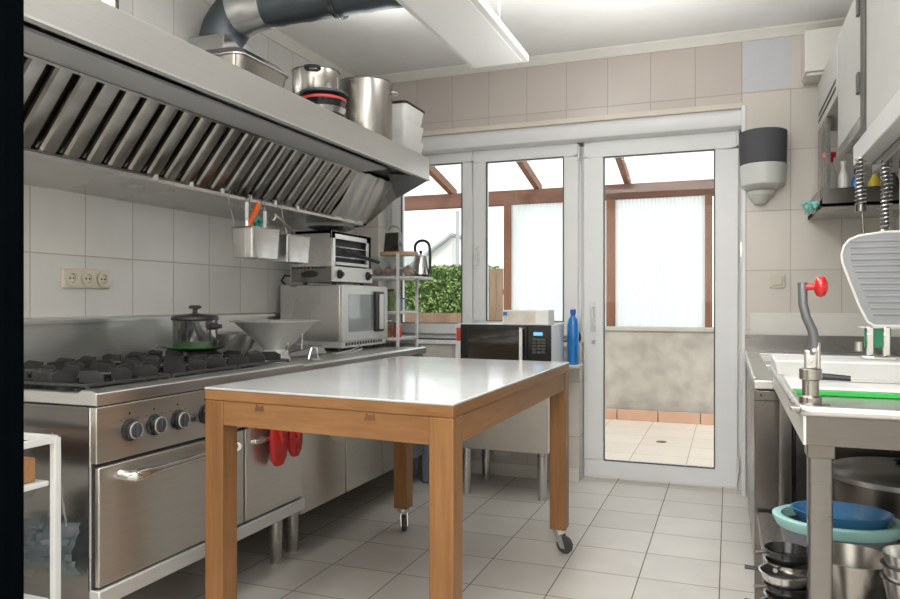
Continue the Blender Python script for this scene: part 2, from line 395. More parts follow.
# ------------------------------------------------------------------ outside
struct('floor_patio', MB().box(-6, 2.5, YB+.26, 7.72, -.12, -.02), 'patio', label='sunlit beige patio tiles')
struct('floor_lawn', MB().box(-14, 8, 7.9, 22, -.3, -.1), 'grass', label='lawn beyond the patio')
link_ = MB(); link_.box(-6, 2.5, 7.72, 7.90, -.12, .90)
lw = thing('patio_wall', (-1, 7.8, -.12), 'low stained concrete patio wall seen through the door', 'wall')
link('wall_body', link_, 'concrete', lw, .008); link('cap', MB().box(-6, 2.5, 7.70, 7.92, .90, .945), 'concrete_cap', lw, .008)
bk = MB(); x = -6
while x < 2.4: bk.box(x, x+.40, 7.685, 7.699, -.02, .09); x += .41
solo('brick_skirting', bk, 'brick', 'terracotta skirting along the foot of the patio wall', 'skirting', bevel=.004)
solo('floor_drain', MB().lathe([(0, 0), (.04, 0), (.045, .004), (.02, .006), (0, .006)], (-.55, 6.6, -.02), 20), 'steel_dark', 'small round drain in the patio floor', 'drain')
pg = thing('pergola', (-1.5, 7.85, .94), 'reddish brown timber pergola outside the windows', 'pergola')
link('beam', MB().box(-6, 1.5, 7.80, 7.88, 2.275, 2.44), 'cedar', pg, .005)
for xa, xb in ((-1.205, -1.115), (-.225, -.155), (-2.33, -2.25), (1.0, 1.08), (-4.9, -4.8)): link('post', MB().box(xa, xb, 7.76, 7.84, .945, 2.275), 'cedar_z', pg, .004)
for xr in (-5, -4.0, -2.98, -1.97, -1.0, 0, 1.0):
    link('rafter', MB().hexa([(xr-.03, 7.95, 2.41), (xr+.03, 7.95, 2.41), (xr+.03, 5.25, 3.02), (xr-.03, 5.25, 3.02), (xr-.03, 7.95, 2.50), (xr+.03, 7.95, 2.50), (xr+.03, 5.25, 3.11), (xr-.03, 5.25, 3.11)]), 'cedar_z', pg)
for k, (xa, xb, lb) in enumerate(((-1.115, -.225, 'corrugated translucent screen behind the patio door, between two posts'), (-2.25, -1.205, 'corrugated translucent screen behind the right window casement'))):
    m_ = MB(); n = int((xb-xa)/.0095); f0 = None; P = []
    for i in range(n+1):
        xx = xa+(xb-xa)*i/n; yy = 7.80+.009*math.sin(2*PI*xx/.038); P.append((m_.bm.verts.new((xx, yy, .95)), m_.bm.verts.new((xx, yy, 2.275))))
    for a, b in zip(P, P[1:]): m_.bm.faces.new([a[0], b[0], b[1], a[1]])
    solo('corrugated_screen', m_, 'sheet', lb, 'screen', 'corrugated patio screens')
fn = thing('garden_fence', (-2.9, 9.3, -.1), 'weathered vertical board fence beyond the patio, left of the screen', 'fence')
m_ = MB(); x = -3.08
while x < -2.70: m_.box(x, x+.085, 9.3, 9.32, -.1, 1.66+.02*math.sin(x*9)); x += .095
link('boards', m_, 'fencewood', fn); link('rail', MB().box(-3.08, -2.70, 9.32, 9.36, 1.3, 1.37), 'fencewood', fn)
# hedge
hg = thing('hedge', (-5, 10.2, -.1), 'dense green hedge seen through the left window casement', 'hedge')
link('body', MB().box(-8.5, -3.3, 10.0, 10.7, -.1, 1.66), 'leaf', hg)
for matn, cnt, sd in (('leaf', 7000, 1), ('leaf_light', 6000, 2)):
    rnd = random.Random(sd); m_ = MB()
    for i in range(cnt):
        if rnd.random() < .8: p = Vector((rnd.uniform(-8.5, -3.25), 9.98-rnd.random()*.07, rnd.uniform(.7, 1.72)))
        else: p = Vector((rnd.uniform(-8.5, -3.25), rnd.uniform(9.95, 10.7), 1.66+rnd.random()*.08))
        a = Vector((rnd.gauss(0, 1), rnd.gauss(0, 1), rnd.gauss(0, 1))).normalized()*rnd.uniform(.02, .045); b = a.orthogonal().normalized()*rnd.uniform(.01, .02)
        m_.quad([p-a, p+b, p+a, p-b])
    link('leaves', m_, matn, hg)
lf = thing('garden_edging', (-5, 9.2, -.1), 'low timber edging rail in front of the hedge', 'fence')
link('rail', MB().box(-8, -3.1, 9.2, 9.24, .9, 1.05).box(-8, -3.1, 9.19, 9.2, .78, .88), 'fencewood', lf)
for x in (-7.5, -6.2, -5, -4.0): link('post', MB().box(x, x+.08, 9.24, 9.32, -.1, 1.05), 'fencewood', lf)
hs = thing('neighbour_house', (-9, 17, -.3), 'pale house with sloping roof far beyond the hedge', 'house')
link('wall', MB().prism([(-8.4, -.3), (-6.25, -.3), (-6.25, 2.76), (-7.4, 1.98), (-8.4, 1.3)], 1, 16.5, 18), 'render_white', hs)
link('roof', MB().prism([(-8.5, 1.24), (-6.2, 2.80), (-6.2, 2.86), (-8.5, 1.30)], 1, 16.3, 18.2).box(-6.16, -6.10, 16.5, 16.6, -.3, 3.4), 'roofgrey', hs)

# ------------------------------------------------------------------ prep table (four measured corners, very slightly out of square)
TZ = .91
cn = [(-1.672, 2.030), (-.735, 1.950), (-.722, 3.500), (-1.647, 3.560)]   # near-left, near-right, far-right, far-left
def bil(u, v):
    a = [Vector(c) for c in cn]; return (a[0]*(1-u)+a[1]*u)*(1-v)+(a[3]*(1-u)+a[2]*u)*v
Wt, Lt = .94, 1.54
def tbox(m_, u0, u1, v0, v1, z0, z1):
    P = [bil(u0/Wt, v0/Lt), bil(u1/Wt, v0/Lt), bil(u1/Wt, v1/Lt), bil(u0/Wt, v1/Lt)]
    return m_.hexa([(p.x, p.y, z0) for p in P]+[(p.x, p.y, z1) for p in P])
c_ = bil(.5, .5)
tb = thing('prep_table', (c_.x, c_.y, 0), 'wooden kitchen table with a white top and castors on its far legs', 'table')
link('tabletop', tbox(MB(), -.002, Wt+.002, -.002, Lt+.002, TZ-.008, TZ), 'marble', tb, .003)
LG = .079
for v0_, v1_ in ((0, .03), (Lt-.03, Lt)): link('top_edging', tbox(MB(), 0, Wt, v0_, v1_, TZ-.042, TZ-.0082), 'oak_x', tb, .002)
for u0_, u1_ in ((0, .03), (Wt-.03, Wt)): link('top_edging', tbox(MB(), u0_, u1_, .031, Lt-.031, TZ-.042, TZ-.0082), 'oak_y', tb, .002)
RZ0, RZ1 = TZ-.126, TZ-.0425
for v0 in (.004, Lt-.029):
    r_ = link('rail', tbox(MB(), LG, Wt-LG, v0, v0+.025, RZ0, RZ1), 'oak_x', tb, .002)
    if v0 < .1:
        for uc in (.235, .66):
            P = bil(uc/Wt, 0); jj = MB()
            jj.prism([(P.x-.02, RZ1-.026), (P.x+.02, RZ1-.026), (P.x+.013, RZ1-.004), (P.x+.005, RZ1-.011), (P.x-.005, RZ1-.011), (P.x-.013, RZ1-.004)], 1, P.y+.0025, P.y+.008)
            link('dovetail_key', jj, 'keywood', r_)
for u0 in (.004, Wt-.029): link('rail', tbox(MB(), u0, u0+.025, LG, Lt-LG, RZ0, RZ1), 'oak_y', tb, .002)
for u0 in (0, Wt-LG):
    for v0 in (0, Lt-LG):
        zb = .115 if v0 > 0 else 0.0
        link('leg', tbox(MB(), u0, u0+LG, v0, v0+LG, zb, TZ-.043), 'oak_z', tb, .004)
        if v0 > 0:
            P = bil((u0+LG/2)/Wt, (v0+LG/2)/Lt); ang = .35 if u0 else 1.0
            ca = thing('castor', (P.x, P.y, 0), None, None); ca.parent = tb; ca.location = Vector((P.x, P.y, 0))-Vector(tb['_o'])
            q = MB(); q.cyl((P.x, P.y, .098), (P.x, P.y, .115), .034, seg=20); q.cyl((P.x, P.y, .088), (P.x, P.y, .098), .022)
            dx, dy = math.cos(ang), math.sin(ang)*-1; off = Vector((dx, dy, 0))*.03; sd = Vector((-dy, dx, 0))
            for s_ in (-1, 1):
                base = Vector((P.x, P.y, 0))+sd*s_*.017
                a0 = base-Vector((dx, dy, 0))*.02; a1 = base+Vector((dx, dy, 0))*.022; b0 = base+off-Vector((dx, dy, 0))*.012; b1 = base+off+Vector((dx, dy, 0))*.012; e = sd*.0015
                q.hexa([tuple(b0-e+Vector((0, 0, .026))), tuple(b1-e+Vector((0, 0, .026))), tuple(b1+e+Vector((0, 0, .026))), tuple(b0+e+Vector((0, 0, .026))), tuple(a0-e+Vector((0, 0, .09))), tuple(a1-e+Vector((0, 0, .09))), tuple(a1+e+Vector((0, 0, .09))), tuple(a0+e+Vector((0, 0, .09)))])
            link('fork', q, 'chrome', ca)
            wc = Vector((P.x, P.y, .042))+off
            link('wheel', MB().lathe([(0, -.012), (.024, -.012), (.026, -.009), (.039, -.011), (.042, -.006), (.042, .006), (.039, .011), (.022, .009), (.02, .012), (0, .012)], wc, 28, sd), 'rubber', ca)

# ------------------------------------------------------------------ gas range
XF = -1.85
rg = thing('gas_range', (-2.2, 2.32, 0), 'stainless gas range with black burners and an oven below', 'stove')
Y0, Y1 = 1.74, 2.925
link('body', MB().box(-2.55, -1.875, Y0, Y1, .235, .868), 'steel', rg, .004)
link('control_panel', MB().box(-1.875, XF, Y0, Y1-.002, .690, .868), 'steel_front', rg, .003)
t_ = MB(); t_.prism([(-2.60, .873), (XF+.004, .873), (XF+.004, .912), (XF-.014, .921), (-1.91, .921), (-1.925, .912), (-2.56, .912), (-2.575, .921), (-2.60, .921)], 1, Y0-.004, Y1+.004)
link('hob_top', t_, 'steel_top', rg, .003)
link('hob_well', MB().box(-2.57, -1.905, Y0+.02, Y1-.02, .912, .914), 'enamel', rg)
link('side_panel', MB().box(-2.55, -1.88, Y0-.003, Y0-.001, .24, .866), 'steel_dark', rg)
link('panel_seam', MB().box(-1.874, XF-.006, Y0+.004, Y1-.004, .868, .873), 'dark', rg)
link('door_gap', MB().box(-1.88, XF-.012, Y0+.004, Y1-.004, .285, .69), 'dark', rg)
od = link('oven_door', MB().box(-1.865, XF+.004, Y0+.006, 2.425, .300, .678), 'steel_front', rg, .004)
hm = MB(); hm.tube([(-1.855, 1.835, .640), (-1.812, 1.84, .636), (-1.798, 1.86, .634)], .018, 12); hm.tube([(-1.855, 2.39, .640), (-1.812, 2.385, .636), (-1.798, 2.37, .634)], .018, 12)
link('handle', hm.lathe([(0, 0), (.020, 0), (.022, .02), (.018, .07), (.014, .13), (.014, .52), (0, .52)], (-1.8, 1.845, .635), 16, (0, 1, 0)), 'chrome', od)
link('side_strip', MB().box(-1.865, XF+.001, 2.43, 2.482, .300, .678), 'steel_front', rg, .003)
sd_ = link('cupboard_door', MB().box(-1.865, XF+.004, 2.490, 2.915, .300, .678), 'steel_front', rg, .004)
link('handle', MB().tube([(-1.847, 2.525, .62), (-1.825, 2.53, .62), (-1.822, 2.545, .62), (-1.822, 2.605, .62), (-1.825, 2.62, .62), (-1.847, 2.625, .62)], .009, 10), 'chrome', sd_, .003)
link('base_rail', MB().box(-2.5, XF+.012, Y0, Y1, .240, .293), 'bright_steel', rg, .005)
for y in (1.86, 2.855): 
    for x in (-1.95, -2.4):
        link('leg', MB().lathe([(0, 0), (.027, 0), (.027, .03), (.03, .035), (.03, .235), (0, .235)], (x, y, 0), 20), 'steel', rg)
def knob(y, z, r=.032, kd=rg):
    k = link('knob', MB().lathe([(0, 0), (r*1.12, 0), (r*1.15, .008), (r*.95, .012), (r, .026), (r*.92, .03), (0, .03)], (XF, y, z), 28, (1, 0, 0)), 'enamel', kd)
    link('knob_face', MB().lathe([(0, .0302), (r*.76, .0302), (r*.70, .034), (0, .034)], (XF, y, z), 28, (1, 0, 0)).box(XF+.033, XF+.041, y-.006, y+.006, z-r*.7, z+r*.7), 'grayplastic', k, .002)
    link('knob_ring', MB().lathe([(r*.78, .030), (r*.92, .030), (r*.90, .033), (r*.80, .033), (r*.78, .030)], (XF, y, z), 28, (1, 0, 0)), 'ringgrey', k)
    link('marks', MB().box(XF, XF+.0006, y-.003, y+.003, z+r+.018, z+r+.026).box(XF, XF+.0006, y+.034, y+.038, z+r+.001, z+r+.005).box(XF, XF+.0006, y-.038, y-.034, z+r+.001, z+r+.005), 'plastic_black', k)
for y in (1.875, 1.985, 2.10, 2.245, 2.40, 2.55, 2.70): knob(y, .778)
link('ignition_button', MB().cyl((XF, 2.165, .77), (XF+.02, 2.165, .77), .009), 'plastic_black', rg)
# burners + pan supports 2 x 3
for iy in range(3):
    for ix in range(2):
        cy = 1.945+iy*.385; cx = -2.07-ix*.34; hw, hd = .158, .182
        link('burner', MB().lathe([(0, 0), (.085, 0), (.085, .012), (.055, .016), (.055, .028), (.06, .030), (.058, .038), (.03, .041), (0, .041)], (cx, cy, .912), 28), 'enamel', rg)
        g = MB(); zt = .932
        g.tube([(cx-hw, cy-hd, zt), (cx+hw, cy-hd, zt), (cx+hw, cy+hd, zt), (cx-hw, cy+hd, zt)], .0055, 8, True)
        for (sx_, sy_) in ((1, 1), (1, -1), (-1, 1), (-1, -1)): g.cyl((cx+sx_*hw, cy+sy_*hd, .912), (cx+sx_*hw, cy+sy_*hd, zt), .006)
        def fin(px_, py_, dx_, dy_, L_):
            t_x, t_y = (.0035*abs(dy_), .0035*abs(dx_)) 
            qx, qy = px_+dx_*L_, py_+dy_*L_
            lo_ = [(px_, py_, .926), (qx, qy, .934), (qx, qy, .970), (px_+dx_*L_*.3, py_+dy_*L_*.3, .974), (px_, py_, .962)]
            A = [g.bm.verts.new((x-t_x, y-t_y, z)) for x, y, z in lo_]; B = [g.bm.verts.new((x+t_x, y+t_y, z)) for x, y, z in lo_]
            g.bm.faces.new(A); g.bm.faces.new(B[::-1])
            for i in range(len(A)): g.bm.faces.new([A[i], A[i-1], B[i-1], B[i]])
        for s_ in (-1, 1):
            for oy_ in (-.12, 0, .12): fin(cx+s_*hw, cy+oy_, -s_, 0, .10 if oy_ else .085)
            fin(cx, cy+s_*hd, 0, -s_, .09)
        link('pan_support', g, 'iron', rg)
# second worktop
wt = thing('counter_unit', (-2.2, 3.68, 0), 'stainless counter with plain cupboard doors beyond the stove', 'counter')
m_ = MB(); m_.prism([(-2.6, .865), (XF-.005, .865), (XF-.005, .90), (XF-.02, .908), (-1.90, .902), (-2.6, .902)], 1, Y1+.010, 4.42); link('worktop', m_, 'steel_top', wt, .002)
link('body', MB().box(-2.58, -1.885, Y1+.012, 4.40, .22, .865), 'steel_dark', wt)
for a, b in ((2.94, 3.362), (3.372, 3.80), (3.81, 4.10), (4.11, 4.395)): link('door', MB().box(-1.885, -1.868, a, b, .205, .858), 'steel_front', wt, .003)
for x in (-1.97, -2.45):
    for y in ((3.02, 4.33) if x > -2 else (3.02, 3.80, 4.33)): link('leg', MB().lathe([(0, 0), (.027, 0), (.027, .03), (.03, .035), (.03, .22), (0, .22)], (x, y, 0), 20), 'steel', wt)
link('bottom_shelf', MB().box(-2.55, -1.93, 3.9, 4.38, .20, .22), 'steel_dark', wt)
# backsplash
bs = MB(); bs.box(XL+.001, XL+.012, Y0-.05, 4.42, .922, 1.12); bs.prism([(XL+.001, 1.12), (XL+.035, 1.112), (XL+.035, 1.127), (XL+.001, 1.137)], 1, Y0-.05, 4.42)
solo('steel_splashback', bs, 'steel_wave', 'smeared stainless splashback panel along the stove wall', 'splashback')
# socket strip
so = thing('socket_outlet', (XL, 2.40, 1.255), 'cream triple power socket on the tiled wall above the stove', 'socket')
link('plate', MB().box(XL, XL+.012, 2.278, 2.528, 1.258, 1.344), 'creamplastic', so, .005)
for k in range(3):
    y = 2.320+k*.083; f = link('socket', MB().lathe([(0, .004), (.020, .004), (.022, .014), (.034, .014), (.034, 0), (0, 0)], (XL+.012, y, 1.301), 24, (1, 0, 0)), 'creamplastic', so)
    link('hole', MB().cyl((XL+.0162, y-.009, 1.301), (XL+.0175, y-.009, 1.301), .004).cyl((XL+.0162, y+.009, 1.301), (XL+.0175, y+.009, 1.301), .004).lathe([(.0185, 0), (.0215, 0), (.0215, .001), (.0185, .001), (.0185, 0)], (XL+.0155, y, 1.301), 24, (1, 0, 0)), 'dark', f)

# ------------------------------------------------------------------ extractor hood
HY0, HY1 = .35, 4.22
hd_ = thing('extractor_hood', (-2.1, 2.3, 1.66), 'long stainless extractor hood with slanted baffle filters', 'hood')
link('fascia', MB().box(-1.765, -1.75, HY0, HY1, 1.965, 2.10), 'steel_hood', hd_, .003)
link('fascia_lip', MB().box(-1.775, -1.744, HY0, HY1+.003, 1.958, 1.966), 'bright_steel', hd_, .001)
link('top_plate', MB().box(XL, -1.765, HY0, HY1, 2.075, 2.09), 'steel_hood', hd_)
m_ = MB(); m_.box(-1.84, -1.766, HY0, 3.78, 1.985, 1.99); link('light_recess', m_, 'dark', hd_)
m_ = MB(); m_.hexa([(-1.835, HY0, 1.960), (-1.835, 3.78, 1.960), (-2.00, 3.78, 1.957), (-2.00, HY0, 1.957), (-1.835, HY0, 1.970), (-1.835, 3.78, 1.970), (-2.00, 3.78, 1.965), (-2.00, HY0, 1.965)]); link('inner_band', m_, 'bandmetal', hd_)
m_ = MB(); m_.box(-1.82, -1.785, 2.15, 3.1, 1.972, 1.985); link('lamp_strip', m_, 'galv', hd_)
link('end_shade_patch', MB().box(-2.0, -1.776, 3.78, HY1-.01, 1.975, 1.98).quad([(-1.76, HY1-.012, 1.957), (-1.975, HY1-.012, 1.865), (-1.90, 3.93, 1.962), (-1.76, 4.0, 1.957)]), 'galv', hd_)  # dark patch painting in the shade of the hollow hood end
# gutter
m_ = MB(); m_.prism([(XL, 1.668), (-2.235, 1.692), (-2.20, 1.692), (-2.193, 1.715), (-2.200, 1.715), (-2.215, 1.70), (XL, 1.69)], 1, HY0, HY1-.03); link('grease_gutter', m_, 'steel', hd_, .0015)
for k in range(6):
    y = 2.35+k*.21; link('gutter_bracket', MB().box(-2.215, -2.185, y, y+.02, 1.70, 1.725), 'bright_steel', hd_, .002)
# filters: channelled baffles on slanted plane from (-2.205,1.715) to (-1.95,1.94)
A0 = Vector((-2.205, 0, 1.716)); A1 = Vector((-2.00, 0, 1.962)); up_ = (A1-A0); n_ = Vector((up_.z, 0, -up_.x)).normalized()
n_ = -n_ if n_.z > 0 else n_
yy = HY0; pitch = .098; Fend = 3.6; fidx = 0
back = MB(); b0 = A0-n_*.03; b1 = A1-n_*.03
back.hexa([(b0.x, HY0, b0.z), (b0.x, HY1, b0.z), (b1.x, HY1, b1.z), (b1.x, HY0, b1.z), (b0.x-.01, HY0, b0.z+.01), (b0.x-.01, HY1, b0.z+.01), (b1.x-.01, HY1, b1.z+.01), (b1.x-.01, HY0, b1.z+.01)])
link('filter_backing', back, 'dark', hd_)
per = 5
while yy < Fend:
    f = MB()
    for s_ in range(per):
        y = yy+s_*pitch; w_ = pitch*.78
        prof = [(0, .012), (.004, -.004), (w_*.18, -.011), (w_*.5, -.013), (w_*.82, -.011), (w_-.004, -.004), (w_, .012)]
        R0 = [f.bm.verts.new((A0-n_*d)+Vector((0, y+a, 0))) for a, d in prof]; R1 = [f.bm.verts.new((A1-n_*d)+Vector((0, y+a, 0))) for a, d in prof]
        for i in range(len(prof)-1): f.bm.faces.new([R0[i], R0[i+1], R1[i+1], R1[i]])
    e0 = yy-.016; e1 = yy+per*pitch-.018
    for P in (A0, A1-up_*.03):
        Q = P+up_*.03
        pts = [Vector((P.x, e0, P.z))+n_*.014, Vector((P.x, e1, P.z))+n_*.014, Vector((Q.x, e1, Q.z))+n_*.014, Vector((Q.x, e0, Q.z))+n_*.014]
        f.hexa([tuple(p) for p in pts]+[tuple(p-n_*.02) for p in pts])
    link('baffle_filter', f, 'steel_filter', hd_, smooth=25); yy += per*pitch; fidx += 1
Fe = yy-.02
m_ = MB(); nseg = 24; rows = []
for i in range(nseg+1):
    y = Fe+(HY1-.005-Fe)*i/nseg; row = []
    for j in range(7):
        t = j/6; b = .010*math.sin(i*.85+j*.9)*(1-i/nseg*.5); P = A0.lerp(A1, t)+n_*(.010+b); row.append(m_.bm.verts.new((P.x, y, P.z)))
    rows.append(row)
for a, b in zip(rows, rows[1:]):
    for j in range(6): m_.bm.faces.new([a[j], b[j], b[j+1], a[j+1]])
link('blank_panel', m_, 'steel_wave', hd_, smooth=80)
link('end_panel', MB().prism([(XL, 1.668), (-2.20, 1.69), (-1.99, 1.85), (-1.77, 1.955), (-1.75, 1.958), (-1.75, 2.10), (XL, 2.09)], 1, HY1-.004, HY1), 'steel_dark', hd_)
link('back_panel', MB().box(XL, XL+.01, HY0, HY1-.03, 1.69, 2.09), 'steel_dark', hd_)

# duct
du = thing('exhaust_duct', (-2.3, 3.15, 2.09), 'dark round metal exhaust duct bending up from the hood', 'duct')
tr = MB(); bz = 2.093
tr.hexa([(-2.61, 2.86, bz), (-2.30, 2.86, bz), (-2.30, 3.44, bz), (-2.61, 3.44, bz), (-2.595, 3.03, 2.56), (-2.375, 3.03, 2.56), (-2.375, 3.27, 2.56), (-2.595, 3.27, 2.56)])
link('transition', tr, 'tape', du, .004)
cx, cz, R_, r_ = -2.30, 2.53, .185, .107
pts = [(-2.485, 3.15, 2.50)]+[(cx-R_*math.cos(t*PI/2/8), 3.15, cz+R_*math.sin(t*PI/2/8)) for t in range(9)]
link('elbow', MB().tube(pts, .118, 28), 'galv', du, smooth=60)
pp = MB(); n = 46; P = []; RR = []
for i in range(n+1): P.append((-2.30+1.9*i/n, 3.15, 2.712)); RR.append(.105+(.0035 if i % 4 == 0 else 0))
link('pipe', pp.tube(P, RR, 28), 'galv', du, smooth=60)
link('tape_wrap', MB().tube([(-2.38, 3.15, 2.695), (-2.30, 3.15, 2.714), (-2.19, 3.15, 2.712)], [.121, .121, .112], 28), 'tape', du, smooth=60)
for x in (-1.80, -1.785): link('clamp', MB().lathe([(.109, -.005), (.114, -.005), (.114, .005), (.109, .005), (.109, -.005)], (x, 3.15, 2.705), 32, (1, 0, 0)), 'steel_dark', du)

# hanging light panel
lp = thing('hanging_lamp', (-1.18, 2.9, 2.50), 'flat white rectangular light panel hanging from the ceiling on chains', 'light')
link('frame', MB().box(-1.35, -1.015, 1.45, 3.86, 2.505, 2.545), 'whiteplastic', lp, .005)
link('diffuser', MB().box(-1.318, -1.047, 1.48, 3.83, 2.500, 2.506), 'panelglow', lp)
for y in (1.8, 3.52):
    for x in (-1.08, -1.28):
        m_ = MB(); z = 2.548; k = 0
        while z < ZC-.004:
            m_.tube([(x+(.006 if k % 2 else 0)*math.cos(a), y+(0 if k % 2 else .006)*math.cos(a), z+.009+.010*math.sin(a)) for a in [2*PI*i/8 for i in range(8)]], .0016, 5, True); z += .0165; k += 1
        link('chain', m_, 'steel', lp)

# ------------------------------------------------------------------ things on top of the hood
HT = 2.09
def pot_mesh(c, r, h, t=.004, seg=40, flare=0):
    x, y, z = c
    return MB().lathe([(0, 0), (r*.96, 0), (r, .008), (r+flare, h-.004), (r+flare+.005, h), (r+flare+.002, h+.002), (r+flare-t, h-.002), (r-t, .012), (0, .012)], c, seg)
def loop_handle(c, ang, r, z, w=.05, out=.03, th=.005):
    d = Vector((math.cos(ang), math.sin(ang), 0)); s_ = Vector((-d.y, d.x, 0)); c = Vector(c)+Vector((0, 0, z))
    return MB().tube([c+d*r+s_*w, c+d*(r+out*.8)+s_*w*.9, c+d*(r+out)+s_*w*.5, c+d*(r+out)-s_*w*.5, c+d*(r+out*.8)-s_*w*.9, c+d*r-s_*w], th, 8)
gp = thing('roasting_pan', (-2.0, 2.62, HT), 'rectangular steel roasting pan with dark lid on top of the hood', 'pan')
m_ = MB(); b_ = rrect(-2.16, -1.86, 2.47, 2.84, .05)
lo = [m_.bm.verts.new((-2.01+(x+2.01)*.86, 2.62+(y-2.62)*.9, HT+.002)) for x, y in b_]; hi = [m_.bm.verts.new((x, y, HT+.125)) for x, y in b_]
m_.bm.faces.new(lo[::-1]); m_.bm.faces.new(hi)
for i in range(len(b_)): m_.bm.faces.new([lo[i-1], lo[i], hi[i], hi[i-1]])
link('pan', m_, 'potsteel', gp)
link('rim', MB().prism(rrect(-2.17, -1.85, 2.46, 2.85, .055), 2, HT+.125, HT+.133), 'steel', gp, .002)
m_ = MB(); b_ = rrect(-2.165, -1.855, 2.465, 2.845, .05); lo = [m_.bm.verts.new((x, y, HT+.133)) for x, y in b_]; hi = [m_.bm.verts.new((-2.01+(x+2.01)*.8, 2.62+(y-2.62)*.82, HT+.165)) for x, y in b_]
m_.bm.faces.new(lo[::-1]); m_.bm.faces.new(hi)
for i in range(len(b_)): m_.bm.faces.new([lo[i-1], lo[i], hi[i], hi[i-1]])
link('lid', m_, 'steel_dark', gp)
link('handle', MB().tube([(-1.93, 2.80, HT+.15), (-1.93, 2.85, HT+.165), (-1.98, 2.87, HT+.165), (-2.05, 2.85, HT+.16), (-2.06, 2.80, HT+.15)], .007, 8), 'plastic_black', gp)
sp_ = thing('steel_canister', (-2.2, 2.115, HT), 'slim steel canister standing far left on top of the hood', 'canister')
link('body', pot_mesh((-2.20, 2.115, HT), .044, .52), 'potsteel', sp_); link('lid', MB().lathe([(0, .523), (.05, .523), (.05, .54), (0, .55)], (-2.2, 2.115, HT), 24), 'steel', sp_)
# small casserole on a deep pan
CX, CY = -2.07, 3.40
dp = thing('deep_pan', (CX, CY, HT), 'plain steel deep pan under the small lidded casserole on the hood', 'pan')
link('body', pot_mesh((CX, CY, HT), .125, .20), 'potsteel', dp)
cs = thing('casserole_pot', (CX, CY, HT+.2025), 'small steel casserole with a black side handle stacked on the hood', 'pot')
link('body', pot_mesh((CX, CY, HT+.2025), .125, .135), 'potsteel', cs)
link('handle', loop_handle((CX, CY, HT+.2025), -1.15, .125, .12, .035, .04, .010), 'plastic_black', cs)
link('handle', loop_handle((CX, CY, HT+.2025), 2.0, .125, .12, .035, .04, .010), 'plastic_black', cs)
z = HT
for k, (r, hh, mt, lb, nm) in enumerate(((.108, .035, 'plastic_black', 'black frying pan at the bottom of the small stack beside the stockpot', 'frying_pan'), (.112, .03, 'steel', 'steel pan second from the bottom of the small stack beside the stockpot', 'shallow_pan'), (.108, .035, 'enamel', 'black pan in the middle of the small stack beside the stockpot', 'shallow_pan'), (.112, .03, 'redpaper', 'red lid below the dark lid, on the stack beside the stockpot', 'pot_lid'), (.120, .026, 'mug', 'dark domed lid on top of the small stack beside the stockpot', 'pot_lid'))):
    if 'lid' in nm: m_ = MB().lathe([(0, 0), (r, 0), (r, hh*.4), (r*.7, hh*.85), (0, hh)], (-1.885, 3.17, z), 36)
    else: m_ = MB().lathe([(0, 0), (r*.88, 0), (r, hh), (r-.003, hh), (r*.86, .004), (0, .004)], (-1.885, 3.17, z), 36)
    solo(nm, m_, mt, lb, 'lid' if 'lid' in nm else 'pan', 'pans and lids stacked on the hood'); z += hh+.001
sk = thing('stockpot', (-1.925, 3.70, HT), 'tall steel stockpot standing on the hood', 'pot')
link('body', pot_mesh((-1.925, 3.70, HT), .150, .345), 'potsteel', sk)
link('handle', loop_handle((-1.925, 3.70, HT), .35, .15, .29, .035, .03, .005), 'steel', sk); link('handle', loop_handle((-1.925, 3.70, HT), 3.5, .15, .29, .035, .03, .005), 'steel', sk)
z = HT
for k in range(3):
    lb = ['white plastic tub at the bottom of the stack at the hood end', 'white plastic tub in the middle of the stack at the hood end', 'topmost white plastic tub of the stack at the hood end'][k]
    m_ = MB(); b_ = rrect(-1.99, -1.78, 3.93, 4.22, .03); q = .80; hh = .095
    rings = []
    for s_, zz in ((q, 0), (.90, .02), (.97, hh-.02), (1.0, hh)): rings.append([m_.bm.verts.new((-1.885+(x+1.885)*s_, 4.075+(y-4.075)*s_, z+zz)) for x, y in b_])
    m_.bm.faces.new(rings[0][::-1]); m_.bm.faces.new(rings[-1])
    for A, B in zip(rings, rings[1:]):
        for i in range(len(b_)): m_.bm.faces.new([A[i-1], A[i], B[i], B[i-1]])
    solo('plastic_tub', m_, 'whiteplastic', lb, 'tub', 'white tubs on the hood', smooth=50); z += hh+.001
solo('baking_sheet', MB().prism(rrect(-2.0, -1.775, 3.92, 4.23, .03), 2, z, z+.014), 'enamel', 'thin black baking sheet lying on the white tubs on the hood', 'tray', bevel=.004)

# ------------------------------------------------------------------ hanging baskets
def caddy(xc, y0, y1, z0, z1, dpt, lb, rot=0):
    t = thing('utensil_tray', (xc, (y0+y1)/2, z0), lb, 'container', 'steel utensil trays hanging from the hood edge')
    m_ = MB(); b_ = rrect(xc-dpt/2, xc+dpt/2, y0, y1, .012, 3); cy = (y0+y1)/2
    R = []
    for s_, zz in ((.92, z0), (1, z1-.008), (1.06, z1), (.97, z1), (.88, z0+.004)): R.append([m_.bm.verts.new((xc+(x-xc)*s_, cy+(y-cy)*s_, zz)) for x, y in b_])
    m_.bm.faces.new(R[0][::-1]); m_.bm.faces.new(R[-1])
    for A, B in zip(R, R[1:]):
        for i in range(len(b_)): m_.bm.faces.new([A[i-1], A[i], B[i], B[i-1]])
    link('tray', m_, 'steel', t, .0015)
    for y in (y0+.03, y1-.03):
        m_ = MB(); xa = xc-dpt/2-.002
        m_.tube([(xa, y, z1-.03), (xa-.004, y, z1+.02), (-2.19, y, 1.69), (-2.178, y, 1.722), (-2.195, y, 1.729), (-2.205, y, 1.712)], .0028, 6); link('hook', m_, 'steel_dark', t)
    return t
caddy(-2.09, 2.79, 3.01, 1.405, 1.548, .12, 'left steel tray hanging from the hood edge, holding orange tongs')
